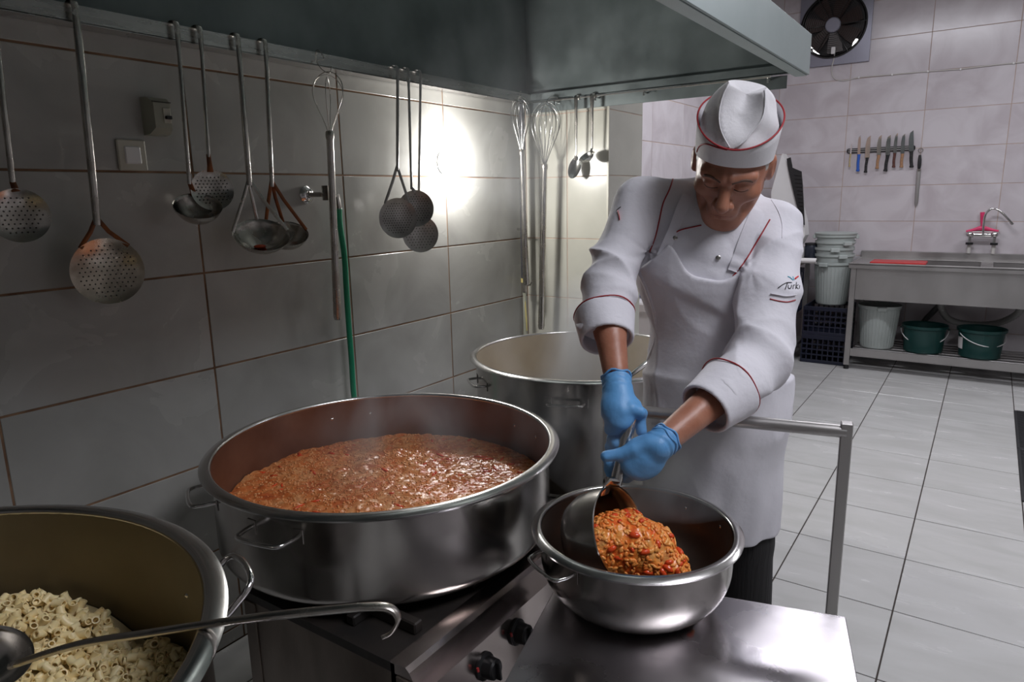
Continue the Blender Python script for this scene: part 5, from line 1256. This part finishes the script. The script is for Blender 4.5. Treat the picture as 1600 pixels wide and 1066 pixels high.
# crown: soft folded top rising to two ridge points
rings = 12; V = []; f = []
TLp, TRp = (-.030, .008, .196), (.040, .000, .190)
def crown(th, t):
    x0, y0 = math.sin(th)*CA*.99, -.014+math.cos(th)*CB*.99; z0 = band_low(th)+.045
    # ridge line the cloth runs up to
    rx = max(-1, min(1, math.sin(th)))*.038+.004; ry = -.01+math.cos(th)*.030; rz = .196-.010*abs(math.cos(th))-.004*math.sin(th)
    if math.cos(th) > .55 and True: rz -= .030*((math.cos(th)-.55)/.45)
    s_ = t; bulge = math.sin(PI*t)*.009*(1-.5*abs(math.cos(th)))
    x = x0+(rx-x0)*s_**1.05; y = y0+(ry-y0)*s_**1.05; z = z0+(rz-z0)*(1-(1-s_)**1.18)
    x += math.sin(th)*bulge; y += math.cos(th)*bulge
    g_ = abs(th if th < PI else th-2*PI)/(.06+1.12*t**1.3)
    crease = (.0065*math.exp(-((g_-1)/.22)**2)-.0095*math.exp(-(g_/.62)**2)*(t if g_ < 1 else 1)+.003*math.sin(th*5+t*6))*math.sin(PI*min(1, t*1.1))**.7
    z += .006*math.exp(-((g_-1)/.25)**2)*t
    return HP(x+math.sin(th)*crease, y+math.cos(th)*crease, z)
for i in range(n):
    for j in range(rings+1): V.append(crown(2*PI*i/n, j/rings))
for i in range(n):
    for j in range(rings): f.append((i*(rings+1)+j, ((i+1) % n)*(rings+1)+j, ((i+1) % n)*(rings+1)+j+1, i*(rings+1)+j+1))
V.append(HP(.004, -.01, .176)); top_i = len(V)-1
for i in range(n): f.append((i*(rings+1)+rings, ((i+1) % n)*(rings+1)+rings, top_i))
MB().add(V, f).build('cap_crown', m_hat, cook, sharp=60)
for th0, th1 in ((-.06, -1.05), (.06, 1.0)):
    sg = 1 if th1 > 0 else -1; P = [crown(sg*(.06+1.12*t**1.3), t)+Hu*.0004+Hf*.0008 for t in [k/14 for k in range(15)]]
    MB().tube(P, .0017, 6).build('cap_seam', m_hat, cook, sharp=180)

# piping, buttons and badges lie on the jacket: rays from in front of the body find the cloth
def tree_of(*obs):
    V, F_ = [], []
    for o in obs:
        n0 = len(V); m = wm(o); V += [m @ v.co for v in o.data.vertices]; F_ += [tuple(i+n0 for i in p.vertices) for p in o.data.polygons]
    return BVHTree.FromPolygons(V, F_)
tj = tree_of(jk); ta = tree_of(jk, ap)
def on_cloth(x, y, off=.0012, t=None):
    r = ray(x, y).normalized(); h_ = (t or ta).ray_cast(CAM+r*1.0, r)
    return (h_[0]-r*off) if h_[0] else None
def line_on(name, pts, rad, m, t=None, off=.001, par=cook, n=6, sec=None):
    P = [on_cloth(p.x, p.y, off, t) for p in spline([Vector((x, y, 0)) for x, y in pts], n)]; P = [p for p in P if p is not None]
    if len(P) < 2: return None
    Q = [P[0]]
    for p in P[1:]:
        if (p-Q[-1]).length < .06: Q.append(p)
    if len(Q) > 1: return MB().tube(Q, rad, 6, ref=VD).build(name, m, par, sharp=180)
line_on('red_piping', [(1052, 278), (1046, 296), (1036, 318), (1030, 345), (1024, 370), (1015, 394)], .0018, m_piping, tj)
line_on('red_piping', [(1203, 343), (1192, 362), (1180, 382), (1168, 402), (1157, 418), (1145, 432)], .0018, m_piping, tj)
line_on('red_piping', [(1096, 352), (1082, 355), (1062, 360), (1052, 368), (1046, 382)], .0016, m_piping, tj)
line_on('red_pocket_piping', [(1203, 467), (1215, 470), (1230, 472), (1243, 469)], .0014, m_piping, tj)
line_on('jacket_seam', [(1205, 312), (1216, 330), (1222, 350), (1222, 372)], .0008, m_cloth, tj)
for x, y in ((1055, 372), (1122, 403)):
    p = on_cloth(x, y, .001, tj)
    if p: MB().lathe([(0, .002), (.0045, .002), (.006, .001), (.006, -.001), (0, -.001)], n=16, M=frame(p, *[v for v in basis((CAM-p))])).build('press_stud', m_steel, cook)
# apron straps running up beside the neck
def strap(pts, w):
    P = [on_cloth(p.x, p.y, .004, tj) for p in spline([Vector((x, y, 0)) for x, y in pts], 6)]; P = [p for p in P if p is not None]
    MB().tube(P, (w, .0014), 8, ref=VR).build('apron_strap', m_apron, cook, sharp=60)
strap([(1036, 402), (1046, 380), (1058, 352), (1068, 325), (1077, 306)], .017)
strap([(1148, 425), (1158, 398), (1168, 370), (1178, 345), (1184, 330)], .017)
# sleeve badge: calligraphic black word with a swoosh and a small blue and red bird
for nm, pts, r_, mm_ in (('badge_stroke', [(1216, 450), (1222, 445.5), (1229, 442), (1237, 441.5)], .0011, m_black), ('badge_stroke', [(1230.5, 442), (1227, 452)], .0011, m_black),
        ('badge_stroke', [(1232, 445.5), (1231.5, 449), (1233.5, 451), (1236, 449.5), (1236.8, 445.5)], .0009, m_black), ('badge_stroke', [(1239, 451.5), (1239.6, 446), (1242, 445.5)], .0009, m_black),
        ('badge_stroke', [(1244.4, 441), (1243.4, 451.5)], .0010, m_black), ('badge_stroke', [(1247.5, 445), (1244, 448), (1247.5, 451.5)], .0009, m_black),
        ('badge_stroke', [(1249.5, 446), (1249, 451)], .0009, m_black),
        ('badge_wing', [(1231, 432), (1235, 434), (1239, 438)], .0012, mat('cyan_thread', (.08, .42, .55), .6)), ('badge_wing', [(1239, 432), (1240, 436), (1241, 438)], .0009, bpy.data.materials['cyan_thread']),
        ('badge_bird', [(1242, 436), (1244, 434), (1247, 432)], .0020, mat('red_thread', (.55, .03, .03), .6))):
    line_on(nm, pts, r_, mm_, tj, .0012, n=3)
line_on('left_sleeve_badge', [(965, 330), (967, 337), (968, 344)], (.0045, .001), bpy.data.materials['red_thread'], tj, .001, n=3)
line_on('left_sleeve_badge', [(963, 329), (966, 326), (970, 323)], (.003, .001), m_black, tj, .001, n=3)
line_on('sleeve_pocket_flap', [(1204, 459), (1215, 461), (1228, 463), (1243, 461)], (.004, .0008), m_cloth, tj, .001)

# ------------------------------------------------------------------ the pouring ladle
e = empty('ladle', hA, 0, 'large deep ladle tipped by the gloved hands, pouring stew into the bowl', 'ladle')
lc = at(968, 833, 1.435)
maj = ((at(951, 764, 1.45)-lc)).normalized()
nL = (VR*.80+VU*.22-VD*.62); nL = (nL-maj*nL.dot(maj)).normalized(); sL = maj.cross(nL).normalized()
ML = frame(lc, sL, maj, nL); LR_ = .098
prof = [(0, -.105), (.055, -.104), (.078, -.095), (.090, -.072), (.0955, -.035), (LR_-.001, 0), (LR_+.002, .001), (LR_+.0005, .003), (LR_-.003, .001), (.0935, -.035), (.088, -.071), (.076, -.093), (.054, -.1015), (0, -.1025)]
MB().lathe(prof, n=64, M=ML).build('bowl', m_steelw, e, sharp=60)
att = lc+maj*LR_
MB().tube([att-maj*.016-nL*.012, att+maj*.001-nL*.002, att+maj*.010, hA+hdir*.016, hA+hdir*.03], [(.017, .002), (.017, .004), (.015, .009), (.0134, .0132), (.0132, .0132)], 12, ref=sL).build('neck', m_polish, e)
MB().tube([hA+hdir*.01, hA+hdir*.1, hTop-hdir*.004, hTop], [.0132, .0138, .0138, .011], 16).build('handle', m_polish, e)
# stew inside the ladle and falling from it
sp_ = empty('poured_stew', at(1020, 860, 1.42), 0, 'orange chunky stew sliding out of the tipped ladle into the bowl', 'stew')
aim = at(1066, 905, 1.40)
def pour(P):
    q = (P-V3(lc)) @ np.array([V3(sL), V3(maj), V3(nL)]).T
    ins = sd_ell(q, (0, -.020, -.02), (.088, .068, .075)); cap_ = np.maximum(np.hypot(q[..., 0], q[..., 1])-.092, -q[..., 2]-.09)
    ins = np.where(q[..., 2] < 0, np.maximum(ins, np.hypot(q[..., 0], q[..., 1])-(.0905+q[..., 2]*.15)), ins)
    fl_ = sd_chain(P, [at(985, 850, 1.43), at(1010, 862, 1.415), at(1040, 885, 1.41), at(1052, 925, 1.42), at(1048, 960, 1.44)], [.060, .062, .045, .042, .050])
    fl_ = np.where(q[..., 2] < -.004, np.maximum(fl_, np.hypot(q[..., 0], q[..., 1])-.088), fl_)
    d = smin(ins, fl_, .03)
    return smax(d+.0035*noise3(P, 60, 41)+.0028*np.abs(noise3(P, 130, 42))+.001*noise3(P, 260, 43), -(P[..., 2]-(WZ+.012)), .004)
lo, hi = bounds([lc, at(1040, 885, 1.41), at(1048, 940, 1.44)], .12)
pr_ = sdf_obj('stew_mass', pour, lo, hi, .0034, m_stew2, sp_, 1)
pr_['kind'] = 'stuff'
g = random.Random(8); ico = None; b1, b2 = MB(), MB(); vs = [wm(pr_) @ v.co for v in pr_.data.vertices]; ns = [v.normal.copy() for v in pr_.data.vertices]
for k in range(1300):
    i = g.randrange(len(vs)); p, nn = vs[i], ns[i]
    if nn.dot(VD) > .2 or (p-lc).dot(nL) < -.06: continue
    tgt = b2 if g.random() < .09 else b1; sc = g.uniform(.003, .0056)*(1.6 if tgt is b2 else 1)
    Mx = Matrix.Translation(p+nn*.0008) @ nn.to_track_quat('Z', 'Y').to_matrix().to_4x4() @ Matrix.Rotation(g.uniform(0, 6.28), 4, 'Z') @ Matrix.Diagonal((sc*1.5, sc*.8, sc*.55, 1))
    tgt.ell((0, 0, 0), (1, 1, 1), M=None, seg=6, rings=4); 
    nv = 6*5
    for q in range(len(tgt.v)-nv, len(tgt.v)): tgt.v[q] = tuple(Mx @ Vector(tgt.v[q]))
b1.build('grains', mat('orange_grain', (.90, .42, .11), .25, col2=(.80, .20, .035), scale=60), sp_, sharp=180)['kind'] = 'stuff'
b2.build('pepper_pieces', m_carrot, sp_, sharp=180)['kind'] = 'stuff'
# thin layer of stew already in the bowl
o, _ = disc_surface('stew_layer', (BOW[0], BOW[1]), .135, WZ+.020, lambda P: noise3(P, 60, 3)*.0015, m_stew2, sp_, n=60); o['kind'] = 'stuff'

# ------------------------------------------------------------------ steam over the hot food
def steam_mat(name, dens, nscale, seed, zlo, zhi, lo_=.48, hi_=.75):
    m = bpy.data.materials.new(name); m.use_nodes = True; N, L = m.node_tree.nodes, m.node_tree.links; N.clear()
    out = N.new('ShaderNodeOutputMaterial'); vs_ = N.new('ShaderNodeVolumeScatter'); vs_.inputs['Color'].default_value = (.93, .95, 1, 1); vs_.inputs['Anisotropy'].default_value = .25
    L.new(vs_.outputs[0], out.inputs['Volume'])
    tc = N.new('ShaderNodeTexCoord'); mp = N.new('ShaderNodeMapping'); mp.inputs['Location'].default_value = (seed, seed*.7, 0); mp.inputs['Scale'].default_value = (1, 1, .55); L.new(tc.outputs['Object'], mp.inputs[0])
    n = N.new('ShaderNodeTexNoise'); n.inputs['Scale'].default_value = nscale; n.inputs['Detail'].default_value = 3; n.inputs['Distortion'].default_value = .7; L.new(mp.outputs[0], n.inputs['Vector'])
    r = N.new('ShaderNodeMapRange'); r.inputs['From Min'].default_value = lo_; r.inputs['From Max'].default_value = hi_; L.new(n.outputs['Fac'], r.inputs['Value'])
    # the generated box runs 0..1: fade out towards its sides and top
    sub = N.new('ShaderNodeVectorMath'); sub.operation = 'SUBTRACT'; sub.inputs[1].default_value = (.5, .5, .38); L.new(tc.outputs['Generated'], sub.inputs[0])
    sc = N.new('ShaderNodeVectorMath'); sc.operation = 'MULTIPLY'; sc.inputs[1].default_value = (2, 2, 1.55); L.new(sub.outputs[0], sc.inputs[0])
    ln = N.new('ShaderNodeVectorMath'); ln.operation = 'LENGTH'; L.new(sc.outputs[0], ln.inputs[0])
    fo = N.new('ShaderNodeMapRange'); fo.interpolation_type = 'SMOOTHSTEP'; fo.inputs['From Min'].default_value = 1.0; fo.inputs['From Max'].default_value = .15; L.new(ln.outputs['Value'], fo.inputs['Value'])
    m1 = N.new('ShaderNodeMath'); m1.operation = 'MULTIPLY'; L.new(r.outputs[0], m1.inputs[0]); L.new(fo.outputs[0], m1.inputs[1])
    m2 = N.new('ShaderNodeMath'); m2.operation = 'MULTIPLY'; m2.inputs[1].default_value = dens; L.new(m1.outputs[0], m2.inputs[0]); L.new(m2.outputs[0], vs_.inputs['Density'])
    return m
def steam(lo, hi, dens, ns, seed, label, **k):
    c = (Vector(lo)+Vector(hi))/2; h = (Vector(hi)-Vector(lo))/2
    b = MB().ell((0, 0, 0), (h.x, h.y, h.z), seg=20, rings=12); me = b.mesh('steam'); me.materials.append(steam_mat('steam_haze', dens, ns, seed, lo[2], hi[2], **k))
    o = bpy.data.objects.new('steam', me); COL.objects.link(o); o.location = c; tag(o, label, 'steam', kind='stuff'); return o
steam((.34, .84, .72), (1.24, 1.74, 1.12), 4.6, 5, 1, 'thin steam rising off the red stew in the wide pot')
steam((.36, 1.80, .64), (1.20, 2.68, 1.30), 7, 4, 2, 'steam over the milky soup in the deep far pot')
steam((.10, 1.60, 1.30), (1.00, 2.95, 2.40), .9, 3, 3, 'faint steam gathering beneath the hood')
steam((1.05, 1.16, .74), (1.72, 1.66, 1.16), 14.0, 6, 4, 'steam curling between the serving bowl and the apron')
